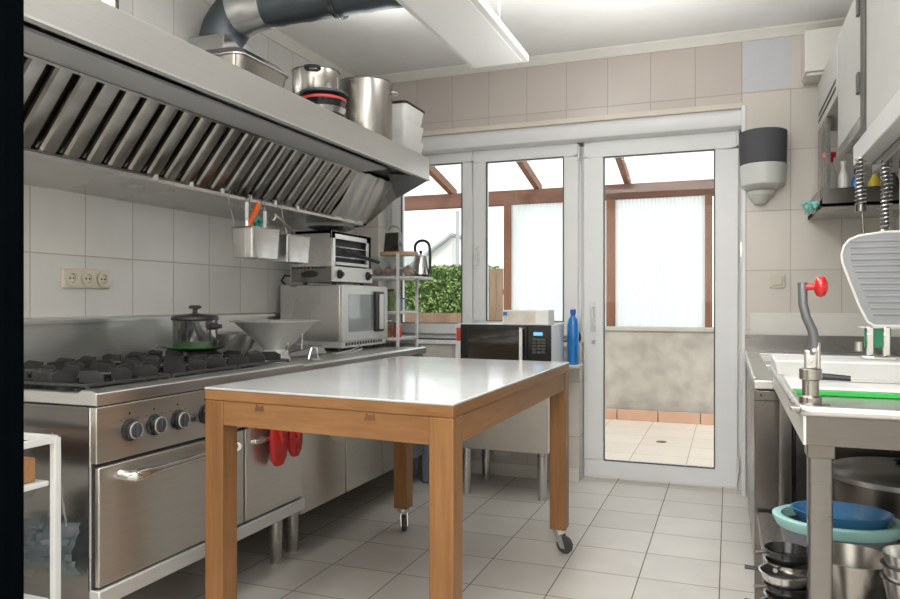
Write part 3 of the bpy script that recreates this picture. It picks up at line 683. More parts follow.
caddy(-2.09, 3.075, 3.285, 1.400, 1.535, .12, 'right steel tray hanging from the hood edge, holding a ladle handle')
solo('spatula', MB().tube([(-2.10, 2.815, 1.43), (-2.095, 2.85, 1.56), (-2.08, 2.905, 1.665)], [.010, .017, .015], 12), 'orange', 'orange utensil handle in the left hanging tray', 'utensil')
solo('scissors', MB().tube([(-2.08, 2.89, 1.45), (-2.08, 2.895, 1.55), (-2.08, 2.87, 1.575), (-2.08, 2.895, 1.60), (-2.08, 2.925, 1.575), (-2.08, 2.90, 1.555)], .010, 8), 'tealhandle', 'teal scissor handles in the left hanging tray', 'scissors')
for y, lb, h_ in ((2.80, 'white handled knife at the left edge of the hanging tray', 1.66), (2.94, 'white handled knife beside the teal scissors', 1.635)):
    k = thing('knife', (-2.07, y, 1.42), lb, 'knife', 'knives in the hanging trays')
    link('handle', MB().box(-2.076, -2.064, y-.008, y+.008, h_-.085, h_), 'whiteplastic', k, .003); link('blade', MB().box(-2.072, -2.069, y-.010, y+.010, 1.42, h_-.085), 'chrome', k)
lk = thing('ladle', (-2.06, 3.05, 1.48), 'steel ladle leaning out of the right hanging tray', 'ladle')
link('handle', MB().tube([(-2.07, 3.01, 1.60), (-2.07, 3.025, 1.625), (-2.07, 3.05, 1.615), (-2.07, 3.19, 1.55), (-2.07, 3.20, 1.50)], .008, 8), 'chrome', lk)
link('bowl', MB().lathe([(0, -.02), (.015, -.017), (.026, 0), (.028, .005)], (-2.07, 3.20, 1.48), 16), 'chrome', lk)
# round dish hung below gutter + plate
solo('oval_dish', MB().lathe([(0, 0), (.07, .002), (.135, .03), (.15, .034), (.148, .038), (.13, .034), (.07, .008), (0, .006)], (-2.30, 3.95, 1.621), 40), 'steel', 'shallow round steel dish on top of the grill oven', 'dish')

# ------------------------------------------------------------------ pot, bowls on the stove and counter
pc = (-2.27, 2.69)
solo('green_plate', MB().lathe([(0, 0), (.10, 0), (.13, .012), (.133, .018), (.128, .018), (.10, .006), (0, .006)], (*pc, .981), 40), 'greendark', 'green rimmed plate under the lidded steel pot on the stove', 'plate')
po = thing('cooking_pot', (*pc, .988), 'steel pot with black lid standing on a green plate on the stove', 'pot')
link('body', MB().lathe([(0, 0), (.093, 0), (.097, .006), (.097, .125), (.1, .13), (0, .13)], (*pc, .988), 40), 'chrome', po)
ld = link('lid', MB().lathe([(.103, .13), (.105, .134), (.103, .146), (.09, .152), (.02, .160), (0, .160)], (*pc, .988), 40), 'plastic_black', po)
link('knob', MB().lathe([(0, .16), (.012, .16), (.01, .178), (.028, .184), (.028, .192), (.02, .197), (0, .197)], (*pc, .988), 24), 'plastic_black', ld)
link('handle', MB().box(pc[0]+.092, pc[0]+.125, pc[1]-.035, pc[1]+.035, 1.08, 1.10).box(pc[0]+.09, pc[0]+.108, pc[1]-.03, pc[1]+.03, 1.075, 1.105), 'plastic_black', po, .005)
link('cord', MB().tube([(pc[0]-.05, pc[1]-.10, .995), (pc[0]-.09, pc[1]-.14, 1.005), (pc[0]-.06, pc[1]-.17, 1.0)], .004, 8), 'plastic_black', po)
link('control', MB().box(pc[0]+.085, pc[0]+.112, pc[1]+.02, pc[1]+.06, .992, 1.03), 'plastic_black', po, .004)
bc = (-2.13, 3.12)
fnl = thing('conical_strainer', (*bc, .905), 'wide conical steel strainer bowl on a round foot beside the stove', 'strainer')
link('cone', MB().lathe([(0, .055), (.055, .055), (.205, .195), (.225, .197), (.227, .202), (.20, .200), (.055, .062), (0, .062)], (*bc, .905), 48), 'bright_steel', fnl)
link('foot', MB().lathe([(0, 0), (.07, 0), (.072, .02), (.062, .024), (.06, .05), (.055, .055), (0, .055)], (*bc, .905), 32), 'bright_steel', fnl)
link('clip', MB().tube([(bc[0]+.06, bc[1]-.03, .935), (bc[0]+.085, bc[1]-.03, .97), (bc[0]+.09, bc[1]-.02, 1.01), (bc[0]+.075, bc[1]-.015, 1.0), (bc[0]+.07, bc[1]-.02, .95)], .004, 8), 'chrome', fnl)
link('clip', MB().tube([(bc[0]+.12, bc[1]+.02, 1.04), (bc[0]+.13, bc[1]+.01, 1.06), (bc[0]+.145, bc[1]+.015, 1.05), (bc[0]+.14, bc[1]+.015, .96)], .004, 8), 'chrome', fnl)
solo('mixing_bowl', MB().lathe([(0, 0), (.06, 0), (.11, .05), (.15, .13), (.158, .132), (.148, .134), (.10, .05), (.055, .008), (0, .008)], (-2.43, 3.14, .98-.073), 40), 'steel', 'steel mixing bowl behind the conical strainer, against the wall', 'bowl')
tg = MB(); tg.tube([(-1.99, 3.20, .91), (-1.985, 3.22, .965), (-1.98, 3.235, .97), (-1.975, 3.25, .965), (-1.97, 3.26, .91)], .0045, 8); tg.box(-2.0, -1.96, 3.19, 3.27, .904, .910)
solo('wire_holder', tg, 'chrome', 'small bent wire holder on the counter in front of the strainer', 'holder')
tg = MB(); tg.tube([(-2.02, 3.72, .91), (-2.02, 3.73, .955), (-2.0, 3.745, .955), (-1.99, 3.74, .93)], .004, 8); tg.cyl((-2.05, 3.72, .905), (-1.97, 3.80, .905+.008), .006)
solo('tongs', MB().tube([(-2.04, 3.55, .912), (-2.0, 3.70, .93), (-1.99, 3.74, .95), (-1.985, 3.77, .93), (-2.01, 3.70, .912), (-2.06, 3.56, .912)], .005, 8), 'chrome', 'steel tongs lying before the silver microwave', 'tongs')
solo('steel_plate', MB().hexa([(-2.5, 3.30, .904), (-2.2, 3.30, .904), (-2.15, 3.66, .904), (-2.5, 3.66, .904), (-2.5, 3.32, .925), (-2.22, 3.32, .925), (-2.17, 3.64, .955), (-2.5, 3.64, .955)]), 'steel_dark', 'sloping dark steel plate on the counter left of the silver microwave', 'plate', bevel=.004)

# microwave (silver)
mx0, mx1, my0, my1, mz0, mz1 = -2.565, -2.13, 3.80, 4.41, .965, 1.302
mw = thing('microwave_oven', ((mx0+mx1)/2, (my0+my1)/2, .904), 'silver microwave with big vertical handle on the counter under the grill oven', 'microwave')
link('body', MB().box(mx0, mx1-.02, my0, my1, mz0, mz1), 'steel', mw, .004)
link('vent_base', MB().box(mx0+.02, mx1-.01, my0+.01, my1-.01, .925, mz0), 'bright_steel', mw, .002)
m_ = MB()
for k in range(14): m_.box(mx1-.0105, mx1-.008, my0+.05+k*.036, my0+.072+k*.036, .938, .956)
link('vent_slots', m_, 'dark', mw)
for x in (mx0+.06, mx1-.06):
    for y in (my0+.06, my1-.06): link('foot', MB().cyl((x, y, .904), (x, y, .925), .016), 'plastic_black', mw)
dr = link('door', MB().box(mx1-.02, mx1, my0, my1-.115, mz0, mz1), 'bright_steel', mw, .004)
link('door_window', MB().box(mx1-.001, mx1+.002, my0+.07, my1-.19, mz0+.055, mz1-.055), 'mwglass', dr, .002)
m_ = MB(); m_.prism(rrect(my1-.215, my1-.095, mz0+.045, mz1-.035, .015), 0, mx1+.001, mx1+.022); link('handle', m_, 'plastic_black', dr, .003)
link('handle_bar', MB().box(mx1+.022, mx1+.036, my1-.18, my1-.13, mz0+.06, mz1-.05), 'bright_steel', dr, .004)
link('control_strip', MB().box(mx1-.02, mx1-.001, my1-.112, my1, mz0, mz1), 'bright_steel', mw, .003)
# grill oven on top
gx0, gx1, gy0, gy1, gz0, gz1 = -2.45, -2.17, 3.74, 4.24, 1.320, 1.620
go = thing('grill_oven', ((gx0+gx1)/2, (gy0+gy1)/2, 1.3025), 'stainless grill oven with an open front standing on the silver microwave', 'oven')
m_ = MB(); m_.box(gx0, gx1, gy0, gy0+.018, gz0+.09, gz1); m_.box(gx0, gx1, gy1-.03, gy1, gz0+.09, gz1); m_.box(gx0, gx1, gy0, gy1, gz1-.018, gz1); m_.box(gx0, gx0+.015, gy0, gy1, gz0+.09, gz1)
m_.box(gx1-.012, gx1, gy0+.0, gy0+.045, gz0+.09, gz1); m_.box(gx1-.012, gx1, gy1-.06, gy1, gz0+.09, gz1); m_.box(gx1-.012, gx1, gy0, gy1, gz1-.045, gz1)
link('casing', m_, 'steel', go, .002)
cb = link('control_box', MB().box(gx0, gx1+.012, gy0-.004, gy1+.002, gz0, gz0+.092), 'bright_steel', go, .004)
link('side_panel', MB().box(gx0+.01, gx1, gy0-.007, gy0-.004, gz0+.002, gz0+.09), 'steel_dark', go)
link('side_grip', MB().lathe([(0, 0), (.06, 0), (.052, .004), (0, .004)], (-2.315, gy0-.007, gz0+.045), 28, (0, -1, 0), sx=1, sy=.34), 'dark', go)
m_ = MB()
for k in range(9): m_.box(gx0+.02+k*.026, gx0+.035+k*.026, gy0-.009, gy0-.0065, gz0+.078, gz0+.086)
link('side_vents', m_, 'dark', go)
link('interior', MB().box(gx0+.015, gx1-.03, gy0+.02, gy1-.032, gz0+.095, gz1-.02).box(gx0+.016, gx0+.017, gy0+.02, gy1-.03, gz0+.1, gz1-.02), 'dark', go)
m_ = MB()
for zz in (gz1-.09, gz1-.15): m_.tube([(gx1-.02, gy0+.03, zz), (gx1-.012, gy0+.05, zz), (gx1-.012, gy1-.07, zz), (gx1-.02, gy1-.05, zz)], .004, 8)
link('heating_tube', m_, 'steel', go)
link('rack_lip', MB().box(gx1-.02, gx1+.015, gy0+.045, gy1-.06, gz0+.1, gz0+.118), 'bright_steel', go, .002)
m_ = MB(); m_.cyl((gx1+.002, gy0+.24, gz0+.18), (gx1+.13, gy0+.36, gz0+.125), .011); m_.cyl((gx1-.015, gy0+.18, gz0+.19), (gx1+.002, gy0+.24, gz0+.18), .006)
link('rack_handle', m_, 'plastic_black', go)
for y in (gy0+.07, gy1-.07): link('knob', MB().lathe([(0, 0), (.028, 0), (.026, .012), (.015, .016), (.013, .028), (0, .028)], (gx1+.012, y, gz0+.045), 24, (1, 0, 0)), 'plastic_black', cb)
for x in (gx0+.04, gx1-.04):
    for y in (gy0+.10, gy1-.05): link('foot', MB().cyl((x, y, 1.3025), (x, y, gz0), .014), 'plastic_black', go)
solo('power_cable', MB().tube([(-2.55, 3.83, 1.309), (-2.555, 3.80, 1.33), (-2.51, 3.77, 1.36), (-2.455, 3.76, 1.355)], .006, 8), 'plastic_black', 'black cable at the wall end of the grill oven', 'cable')

# ------------------------------------------------------------------ shelf rack by the window
rk = thing('shelf_rack', (-2.3, 4.62, 0), 'white metal shelf rack with three shelves beside the window', 'shelf')
rx0, rx1, ry0, ry1 = -2.55, -2.08, 4.46, 4.78
for (x, y, zt) in ((rx0, ry0, 1.53), (rx1, ry0, 1.53), (rx0, ry1, 1.44), (rx1, ry1, 1.44)): link('post', MB().box(x-.009, x+.009, y-.009, y+.009, 0, zt), 'whitemetal', rk, .002)
for z in (.30, .94, 1.12, 1.355): link('shelf', MB().box(rx0-.005, rx1+.005, ry0-.005, ry1+.005, z, z+.018), 'whitemetal', rk, .003)
link('rail', MB().box(rx1-.006, rx1+.006, ry0, ry1, 1.425, 1.437), 'whitemetal', rk)
bx_ = thing('food_box', (-2.28, 4.60, 1.374), 'clear plastic container holding brown onions on the top shelf of the rack', 'container')
m_ = MB(); b_ = rrect(-2.44, -1.985, 4.48, 4.61, .04); R = []
for s_, zz in ((.85, 1.374), (.97, 1.50), (1, 1.515), (.96, 1.51), (.83, 1.378)): R.append([m_.bm.verts.new((-2.2125+(x+2.2125)*s_, 4.545+(y-4.545)*s_, zz)) for x, y in b_])
m_.bm.faces.new(R[0][::-1]); m_.bm.faces.new(R[-1])
for A, B in zip(R, R[1:]):
    for i in range(len(b_)): m_.bm.faces.new([A[i-1], A[i], B[i], B[i-1]])
link('tub', m_, 'clear', bx_)
for k, (x, y) in enumerate(((-2.34, 4.545), (-2.265, 4.545), (-2.19, 4.545), (-2.115, 4.545), (-2.045, 4.545))):
    solo('onion', MB().lathe([(0, 0), (.018, .003), (.036, .024), (.034, .045), (.014, .062), (.005, .072), (0, .074)], (x, y, 1.3795), 20), 'egg' if k % 2 == 0 else 'onion', 'brown onion inside the clear container on the shelf rack', 'onion', 'onions in the clear container')
bo = solo('serving_board', MB().prism(rrect(-2.24, -1.985, 4.475, 4.625, .05), 2, 1.516, 1.542), 'board', 'light wooden board lying on the clear container', 'board', bevel=.004)
gr = thing('box_grater', (-2.154, 4.55, 1.543), 'dark box grater with an arched handle on the wooden board', 'grater')
link('body', MB().hexa([(-2.215, 4.515, 1.543), (-2.095, 4.515, 1.543), (-2.095, 4.585, 1.543), (-2.215, 4.585, 1.543), (-2.205, 4.525, 1.675), (-2.105, 4.525, 1.675), (-2.105, 4.575, 1.675), (-2.205, 4.575, 1.675)]), 'steel_dark', gr, .003)
link('handle', MB().tube([(-2.154-.05*math.cos(PI*i/12), 4.55, 1.675+.045*math.sin(PI*i/12)) for i in range(13)], .006, 8), 'steel', gr)
ke = thing('kettle', (-2.13, 4.74, 1.374), 'steel electric kettle with a large black arched handle', 'kettle')
kx, ky, kz = -2.115, 4.70, 1.374
# kettle stands at the right end of the shelf
kx, ky = -2.01, 4.69
link('shelf_extension', MB().box(rx1+.0105, -1.94, 4.455, 4.755, 1.355, 1.373), 'whitemetal', rk, .003)
ke.location = (kx, ky, kz); ke['_o'] = [kx, ky, kz]
link('base', MB().lathe([(0, 0), (.062, 0), (.06, .016), (0, .018)], (kx, ky, kz), 28), 'plastic_black', ke)
link('body', MB().lathe([(0, .018), (.058, .018), (.055, .06), (.045, .13), (.040, .15), (.02, .162), (0, .164)], (kx, ky, kz), 32), 'chrome', ke)
link('lid_knob', MB().ball((kx, ky, kz+.175), .012), 'plastic_black', ke)
link('handle', MB().tube([(kx-.04, ky, kz+.15), (kx-.045, ky, kz+.20)]+[(kx+.01-.055*math.cos(PI*i/10), ky, kz+.21+.045*math.sin(PI*i/10)) for i in range(11)]+[(kx+.07, ky, kz+.15), (kx+.068, ky, kz+.06), (kx+.05, ky, kz+.02)], .010, 10), 'plastic_black', ke)
jars = [(-2.42, 4.53, .035, .13, 'redpaper', 'tin with a red label on the middle shelf of the rack'), (-2.33, 4.53, .032, .15, 'paper', 'tall paper wrapped jar on the middle shelf of the rack'), (-2.25, 4.52, .034, .13, 'spice', 'brown spice jar on the middle shelf of the rack'), (-2.165, 4.53, .030, .15, 'olive', 'dark green herb bottle on the middle shelf of the rack'), (-2.14, 4.64, .042, .09, 'clear', 'short clear jar behind the herb bottle on the rack')]
for x, y, r, h_, mt, lb in jars:
    j = thing('storage_jar', (x, y, 1.138), lb, 'jar', 'jars on the middle shelf of the rack')
    link('jar', MB().lathe([(0, 0), (r, 0), (r, h_*.75), (r*.75, h_*.86), (r*.75, h_*.9), (0, h_*.9)], (x, y, 1.138), 24), mt, j)
    link('lid', MB().lathe([(0, h_*.9), (r*.85, h_*.9), (r*.85, h_), (0, h_)], (x, y, 1.138), 24), 'plastic_black' if mt != 'clear' else 'bluecap', j)
for x, r, h_, mt, lb in ((-2.40, .035, .12, 'paper', 'paper labelled jar on the lower shelf of the rack'), (-2.30, .035, .11, 'redpaper', 'red labelled jar on the lower shelf of the rack'), (-2.20, .035, .12, 'spice', 'brown jar on the lower shelf of the rack'), (-2.12, .028, .10, 'redpaper', 'slim red jar at the aisle end of the rack')):
    j = thing('storage_jar', (x, 4.54, .958), lb, 'jar', 'jars on the lower shelf of the rack')
    link('jar', MB().lathe([(0, 0), (r, 0), (r, h_*.8), (r*.8, h_*.88), (0, h_*.88)], (x, 4.54, .958), 24), mt, j); link('lid', MB().lathe([(0, h_*.88), (r*.9, h_*.88), (r*.9, h_), (0, h_)], (x, 4.54, .958), 24), 'steel', j)

# ------------------------------------------------------------------ bench with black microwave below window
by0 = 4.22; bt = .80
bb = thing('back_bench', (-1.28, 4.5, 0), 'stainless bench on round legs below the window', 'bench')
link('worktop', MB().box(-1.60, -.985, by0, 4.80, bt-.02, bt), 'steel_top', bb, .003)
link('cabinet', MB().box(-1.57, -1.0, by0+.01, 4.78, .30, bt-.02), 'steel_front', bb, .004)
for x, y in ((-1.055, 4.32), (-1.055, 4.72), (-1.54, 4.32), (-1.54, 4.72)): link('leg', MB().lathe([(0, 0), (.024, 0), (.024, .03), (.028, .035), (.028, .30), (0, .30)], (x, y, 0), 20), 'steel', bb)
m2 = thing('microwave_oven', (-1.26, 4.40, bt+.001), 'black fronted microwave with silver handle on the bench below the window', 'microwave')
X0, X1, Ya, Yb, Z0, Z1 = -1.555, -.985, 4.25, 4.62, bt+.012, 1.062
link('casing', MB().box(X0, X1, Ya+.02, Yb, Z0, Z1), 'bright_steel', m2, .004)
dr = link('door', MB().box(X0, X1-.145, Ya, Ya+.02, Z0, Z1), 'enamel', m2, .003)
link('door_window', MB().box(X0+.05, X1-.20, Ya-.002, Ya, Z0+.03, Z1-.03), 'ovenglass', dr)
link('handle', MB().box(X1-.185, X1-.165, Ya-.035, Ya-.022, Z0+.02, Z1-.015).box(X1-.185, X1-.165, Ya-.035, Ya, Z0+.02, Z0+.035).box(X1-.185, X1-.165, Ya-.035, Ya, Z1-.03, Z1-.015), 'bright_steel', dr, .003)
cp = link('control_panel', MB().box(X1-.143, X1, Ya, Ya+.02, Z0, Z1), 'enamel', m2, .003)
link('display', MB().box(X1-.105, X1-.05, Ya-.002, Ya, Z1-.062, Z1-.042), 'lcd', cp)
m_ = MB()
for r in range(5):
    for c in range(3): m_.box(X1-.112+c*.028, X1-.09+c*.028, Ya-.002, Ya, Z1-.092-r*.019, Z1-.08-r*.019)
link('buttons', m_, 'rubber', cp)
for x in (X0+.05, X1-.05): link('foot', MB().cyl((x, 4.34, bt+.001), (x, 4.34, Z0), .014).cyl((x, 4.56, bt+.001), (x, 4.56, Z0), .014), 'plastic_black', m2)
ba = thing('carton_box', (-1.13, 4.42, Z1+.001), 'small white and grey carton lying on the black fronted microwave', 'box')
link('carton', MB().box(-1.31, -1.02, 4.34, 4.50, Z1+.001, Z1+.088), 'whiteplastic', ba, .002)
link('printed_label', MB().box(-1.30, -1.10, 4.3385, 4.34, Z1+.008, Z1+.08), M['paper'], ba)
link('blue_sticker', MB().box(-1.306, -1.28, 4.3375, 4.3385, Z1+.055, Z1+.078), 'blue', ba)
bo = thing('detergent_bottle', (-.955, 4.5, bt), 'blue bottle of cleaning liquid beside the black fronted microwave', 'bottle')
# bottle stands on a little ledge next to bench
bxx, byy = -.935, 4.66
bo.location = (bxx, byy, bt); bo['_o'] = [bxx, byy, bt]
link('bench_ledge', MB().box(-.985, -.895, 4.60, 4.80, bt-.02, bt), 'steel_top', bb, .002)
link('body', MB().lathe([(0, 0), (.034, 0), (.037, .01), (.037, .255), (.03, .29), (.014, .31), (.014, .32), (0, .32)], (bxx, byy, bt), 28), 'bluebottle', bo)
link('cap', MB().lathe([(0, .32), (.018, .32), (.018, .352), (0, .352)], (bxx, byy, bt), 20), 'bluecap', bo)
rb = thing('drink_carton', (-1.615, 4.5, 0), 'slim white carton with red print standing left of the black fronted microwave', 'carton')
rb.location = (-1.62, 4.45, bt); rb['_o'] = [-1.62, 4.45, bt]
link('bench_ledge', MB().box(-1.69, -1.60, by0, 4.80, bt-.02, bt), 'steel_top', bb, .002)
link('carton', MB().box(-1.65, -1.585, 4.42, 4.48, bt, 1.06), 'whiteplastic', rb, .002); link('red_print', MB().box(-1.645, -1.59, 4.4185, 4.42, .95, 1.035), 'redpaper', rb)
bn = thing('storage_bin', (-1.8, 4.6, 0), 'blue grey plastic storage box on the floor below the window', 'box')
m_ = MB(); m_.hexa([(-1.90, 4.45, 0), (-1.69, 4.45, 0), (-1.69, 4.78, 0), (-1.90, 4.78, 0), (-1.925, 4.43, .40), (-1.665, 4.43, .40), (-1.665, 4.80, .40), (-1.925, 4.80, .40)]); link('tub', m_, 'bin', bn, .012); link('lid', MB().box(-1.935, -1.655, 4.42, 4.81, .401, .425), 'bin', bn, .008)
ck = thing('power_strip', (-1.46, 4.825, .14), 'small socket strip on the wall under the bench', 'socket')
link('plate', MB().box(-1.52, -1.40, 4.822, 4.8495, .14, .26), 'whiteplastic', ck, .004); link('holes', MB().cyl((-1.49, 4.82, .2), (-1.49, 4.8225, .2), .018).cyl((-1.43, 4.82, .2), (-1.43, 4.8225, .2), .018), 'dark', ck)
ft = MB(); ft.tube([(-1.52, 4.5, .10), (-1.52, 4.5, .25), (-1.52, 4.78, .25)], .006, 8)

# mitts
mt_ = None
for k, (y, ln, yw) in enumerate(((2.665, .19, .060), (2.79, .175, .050))):
    lb = ['larger red silicone oven glove hanging from the stove front', 'smaller red silicone oven glove hanging nearer the window'][k]
    g = MB(); zt = .685
    prof = [(1.0, 0), (.95, .02), (1.0, .06), (.98, .09), (.85, .12), (.5, .14), (0, .145)]
    rings = []
    for s_, d in prof:
        d = d*ln/.145
        if s_ == 0: rings.append([g.bm.verts.new((XF+.045, y, zt-d))])
        else: rings.append([g.bm.verts.new((XF+.045+.024*max(s_, .6)*math.cos(a), y+yw*s_*math.sin(a), zt-d)) for a in [2*PI*i/20 for i in range(20)]])
    g.bm.faces.new(rings[0])
    for A, B in zip(rings, rings[1:]):
        for i in range(20):
            if len(B) == 1: g.bm.faces.new([A[i-1], A[i], B[0]])
            else: g.bm.faces.new([A[i-1], A[i], B[i], B[i-1]])
    t = thing('oven_glove', (XF+.045, y, zt-ln), lb, 'oven glove', 'red oven gloves')
    link('glove', g, 'red', t, smooth=70)
    link('hanging_loop', MB().tube([(XF+.06, y-.012, zt-.004), (XF+.035, y-.008, zt+.02), (XF+.006, y, zt+.024), (XF+.035, y+.008, zt+.02), (XF+.06, y+.012, zt-.004)], .005, 8), 'red', t)
    link('thumb', MB().tube([(XF+.065, y-.02, zt-.03), (XF+.075, y-.02, zt-.06), (XF+.074, y-.015, zt-.085)], [.012, .014, .008], 10), 'red', t, smooth=70)
link('glove_hook', MB().cyl((XF, 2.665, .709), (XF+.022, 2.665, .709), .004), 'steel', rg); link('glove_hook', MB().cyl((XF, 2.79, .709), (XF+.022, 2.79, .709), .004), 'steel', rg)

# ------------------------------------------------------------------ low white rack at stove end
wr = thing('low_rack', (-2.1, 1.5, 0), 'small white metal rack beside the left end of the stove', 'rack')
ax0, ax1, ay0, ay1 = -2.45, -1.907, 1.40, 1.64
for x in (ax0, ax1):
    for y in (ay0, ay1): link('post', MB().box(x-.011, x+.011, y-.011, y+.011, 0, .79), 'whitemetal', wr, .002)
fr_ = MB(); fr_.box(ax0, ax1, ay1-.01, ay1+.01, .775, .795); fr_.box(ax0, ax1, ay0-.01, ay0+.01, .775, .795); fr_.box(ax0-.01, ax0+.01, ay0, ay1, .775, .795); fr_.box(ax1-.01, ax1+.01, ay0, ay1, .775, .795); link('top_frame', fr_, 'whitemetal', wr, .002)
for z in (.645, .29): link('shelf', MB().box(ax0, ax1-.012, ay0+.0, ay1-.012, z, z+.016), 'whitemetal', wr, .003)
solo('wooden_box', MB().box(-2.30, -1.94, 1.50, 1.60, .662, .735), 'terrac', 'reddish brown wooden box on the upper shelf of the low rack', 'box', bevel=.004)
cc = thing('black_pot', (-2.10, 1.46, .307), 'dark cooking pot on the lower shelf of the low rack', 'pot')
link('body', pot_mesh((-2.09, 1.515, .307), .085, .22), 'enamel', cc); link('handle', loop_handle((-2.09, 1.515, .307), 0, .085, .18), 'enamel', cc)
pb = thing('plastic_bag', (-1.95, 1.69, .345), 'crumpled clear blue plastic bag hanging on the low rack', 'bag')
m_ = MB(); rnd = random.Random(4); rows = []
for i in range(13):
    row = []
    for j in range(13):
        x = -2.16+.26*i/12; z = .50-.16*j/12
        y = 1.715-.018*math.sin(i*.9+j*.5)-.014*rnd.random()-.02*math.sin(PI*i/12)*math.sin(PI*j/12); row.append(m_.bm.verts.new((x, y, z+.012*rnd.random())))
    rows.append(row)
for a, b in zip(rows, rows[1:]):
    for j in range(12): m_.bm.faces.new([a[j], b[j], b[j+1], a[j+1]])
link('bag', m_, 'bag', pb, smooth=20)
link('hook', MB().tube([(-1.93, 1.70, .50), (-1.925, 1.68, .60), (-1.92, 1.665, .79), (-1.92, 1.64, .80)], .003, 6), 'steel', pb)

# black door edge close to the camera
struct('door_2', MB().box(-1.3, -.619, .46, .50, 0, 2.6), 'blackdoor', .004, label='black door edge close by at the far left')

# ------------------------------------------------------------------ right side : sink counter
sc_ = thing('sink_counter', (.5, 3.95, 0), 'stainless sink counter along the right wall up to the tiled end wall', 'counter')
sx0 = .092
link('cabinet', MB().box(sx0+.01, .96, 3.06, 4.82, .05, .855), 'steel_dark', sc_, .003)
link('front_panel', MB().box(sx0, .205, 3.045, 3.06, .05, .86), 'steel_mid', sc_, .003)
link('front_post', MB().box(.208, .228, 3.035, 3.055, .0, .86), 'steel', sc_, .003)
m_ = MB(); m_.box(sx0-.004, sx0+.07, 3.04, 4.83, .865, .90); m_.box(.90, .965, 3.04, 4.83, .865, .90)
for a, b in ((3.04, 3.16), (3.80, 3.92), (4.66, 4.83)): m_.box(sx0+.07, .90, a, b, .865, .90)
link('worktop_rim', m_, 'steel_top', sc_, .005)
link('raised_edge', MB().box(sx0-.006, sx0+.006, 3.04, 4.83, .90, .912), 'bright_steel', sc_, .003)
for a, b in ((3.16, 3.80), (3.92, 4.66)):
    m_ = MB(); m_.box(sx0+.07, .90, a, b, .68, .685); m_.box(sx0+.07, sx0+.075, a, b, .68, .88); m_.box(.895, .90, a, b, .68, .88); m_.box(sx0+.07, .90, a, a+.005, .68, .88); m_.box(sx0+.07, .90, b-.005, b, .68, .88)
    link('basin', m_, 'steel', sc_, .004)
link('seam', MB().box(sx0-.001, .205, 3.0435, 3.046, .238, .243).box(sx0-.001, .205, 3.0435, 3.046, .820, .824), 'dark', sc_)
link('screw', MB().cyl((.115, 3.046, .842), (.115, 3.042, .842), .005), 'dark', sc_)
link('upstand', MB().box(sx0, .96, 4.825, 4.848, .88, 1.0), 'steel_dark', sc_)
lg = MB(); lg.prism([(YB, 1.0), (YB-.03, 1.0), (YB-.035, 1.02), (YB-.025, 1.115), (YB-.005, 1.135), (YB, 1.135)], 0, .12, XR)
struct('trim_ledge', lg, 'cream', .002, label='cream tiled ledge above the sink on the end wall')

# near bench
nb = thing('draining_bench', (.55, 2.45, 0), 'stainless draining bench with rolled edge at the right foreground', 'bench')
nz = .95; nx0, ny0, ny1 = .155, 1.83, 3.03
link('top', MB().box(nx0+.012, .94, ny0+.012, ny1, nz-.012, nz), 'steel_top', nb)
link('rolled_edge', MB().tube([(nx0, ny1, nz+.004), (nx0, ny0+.02, nz+.004), (nx0+.006, ny0+.006, nz+.004), (nx0+.02, ny0, nz+.004), (.94, ny0, nz+.004)], .013, 16), 'steel', nb)
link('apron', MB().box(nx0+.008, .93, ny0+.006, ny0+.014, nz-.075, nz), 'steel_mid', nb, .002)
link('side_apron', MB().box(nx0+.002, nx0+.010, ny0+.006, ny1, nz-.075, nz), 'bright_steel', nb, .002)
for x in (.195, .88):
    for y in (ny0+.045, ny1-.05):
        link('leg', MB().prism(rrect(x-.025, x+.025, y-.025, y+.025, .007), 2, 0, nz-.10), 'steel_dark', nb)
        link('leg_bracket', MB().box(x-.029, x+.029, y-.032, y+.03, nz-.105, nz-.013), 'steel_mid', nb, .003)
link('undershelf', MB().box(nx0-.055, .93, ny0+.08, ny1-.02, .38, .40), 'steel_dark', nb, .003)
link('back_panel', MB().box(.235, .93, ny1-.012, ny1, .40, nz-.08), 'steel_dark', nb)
# can opener
co = thing('can_opener', (.19, 1.9, .965), 'bench mounted can opener with curved steel arm and red knob', 'can opener')
ox, oy = .176, 1.862
link('base_plate', MB().box(ox-.045, ox+.045, oy-.03, oy+.05, nz+.001, nz+.012), 'potsteel', co, .003)
m_ = MB(); m_.lathe([(0, .0), (.024, 0), (.024, .02), (.018, .022), (.018, .058), (.024, .06), (.024, .084), (0, .084)], (ox, oy+.01, nz+.012), 24); link('clamp_body', m_, 'potsteel', co, .001)
m_ = MB(); m_.box(ox-.013, ox+.013, oy-.002, oy+.02, nz+.096, nz+.14); m_.box(ox+.010, ox+.020, oy-.004, oy+.022, nz+.096, nz+.16); link('gear_block', m_, 'galvlight' if False else 'steel', co, .004)
arm = [(ox+.002, oy+.01, nz+.13), (ox+.008, oy+.005, nz+.155), (ox+.003, oy, nz+.185), (ox-.010, oy-.003, nz+.215), (ox-.017, oy-.004, nz+.245), (ox-.018, oy-.004, nz+.295)]
link('arm', MB().tube(arm, [.013, .012, .0105, .010, .010, .0105], 12), 'castgrey', co, smooth=60)
link('grip_stem', MB().cyl((ox-.018, oy-.004, nz+.285), (ox+.010, oy-.004, nz+.285), .008), 'redgloss', co)
link('knob', MB().lathe([(0, 0), (.012, 0), (.022, .005), (.025, .012), (.022, .022), (.012, .027), (0, .028)], (ox+.006, oy-.004, nz+.285), 24, (1, 0, 0)), 'redgloss', co, smooth=70)
link('bolt', MB().cyl((ox, oy-.012, nz+.118), (ox, oy, nz+.118), .006).cyl((ox+.006, oy-.010, nz+.14), (ox+.006, oy, nz+.14), .005), 'chrome', co)
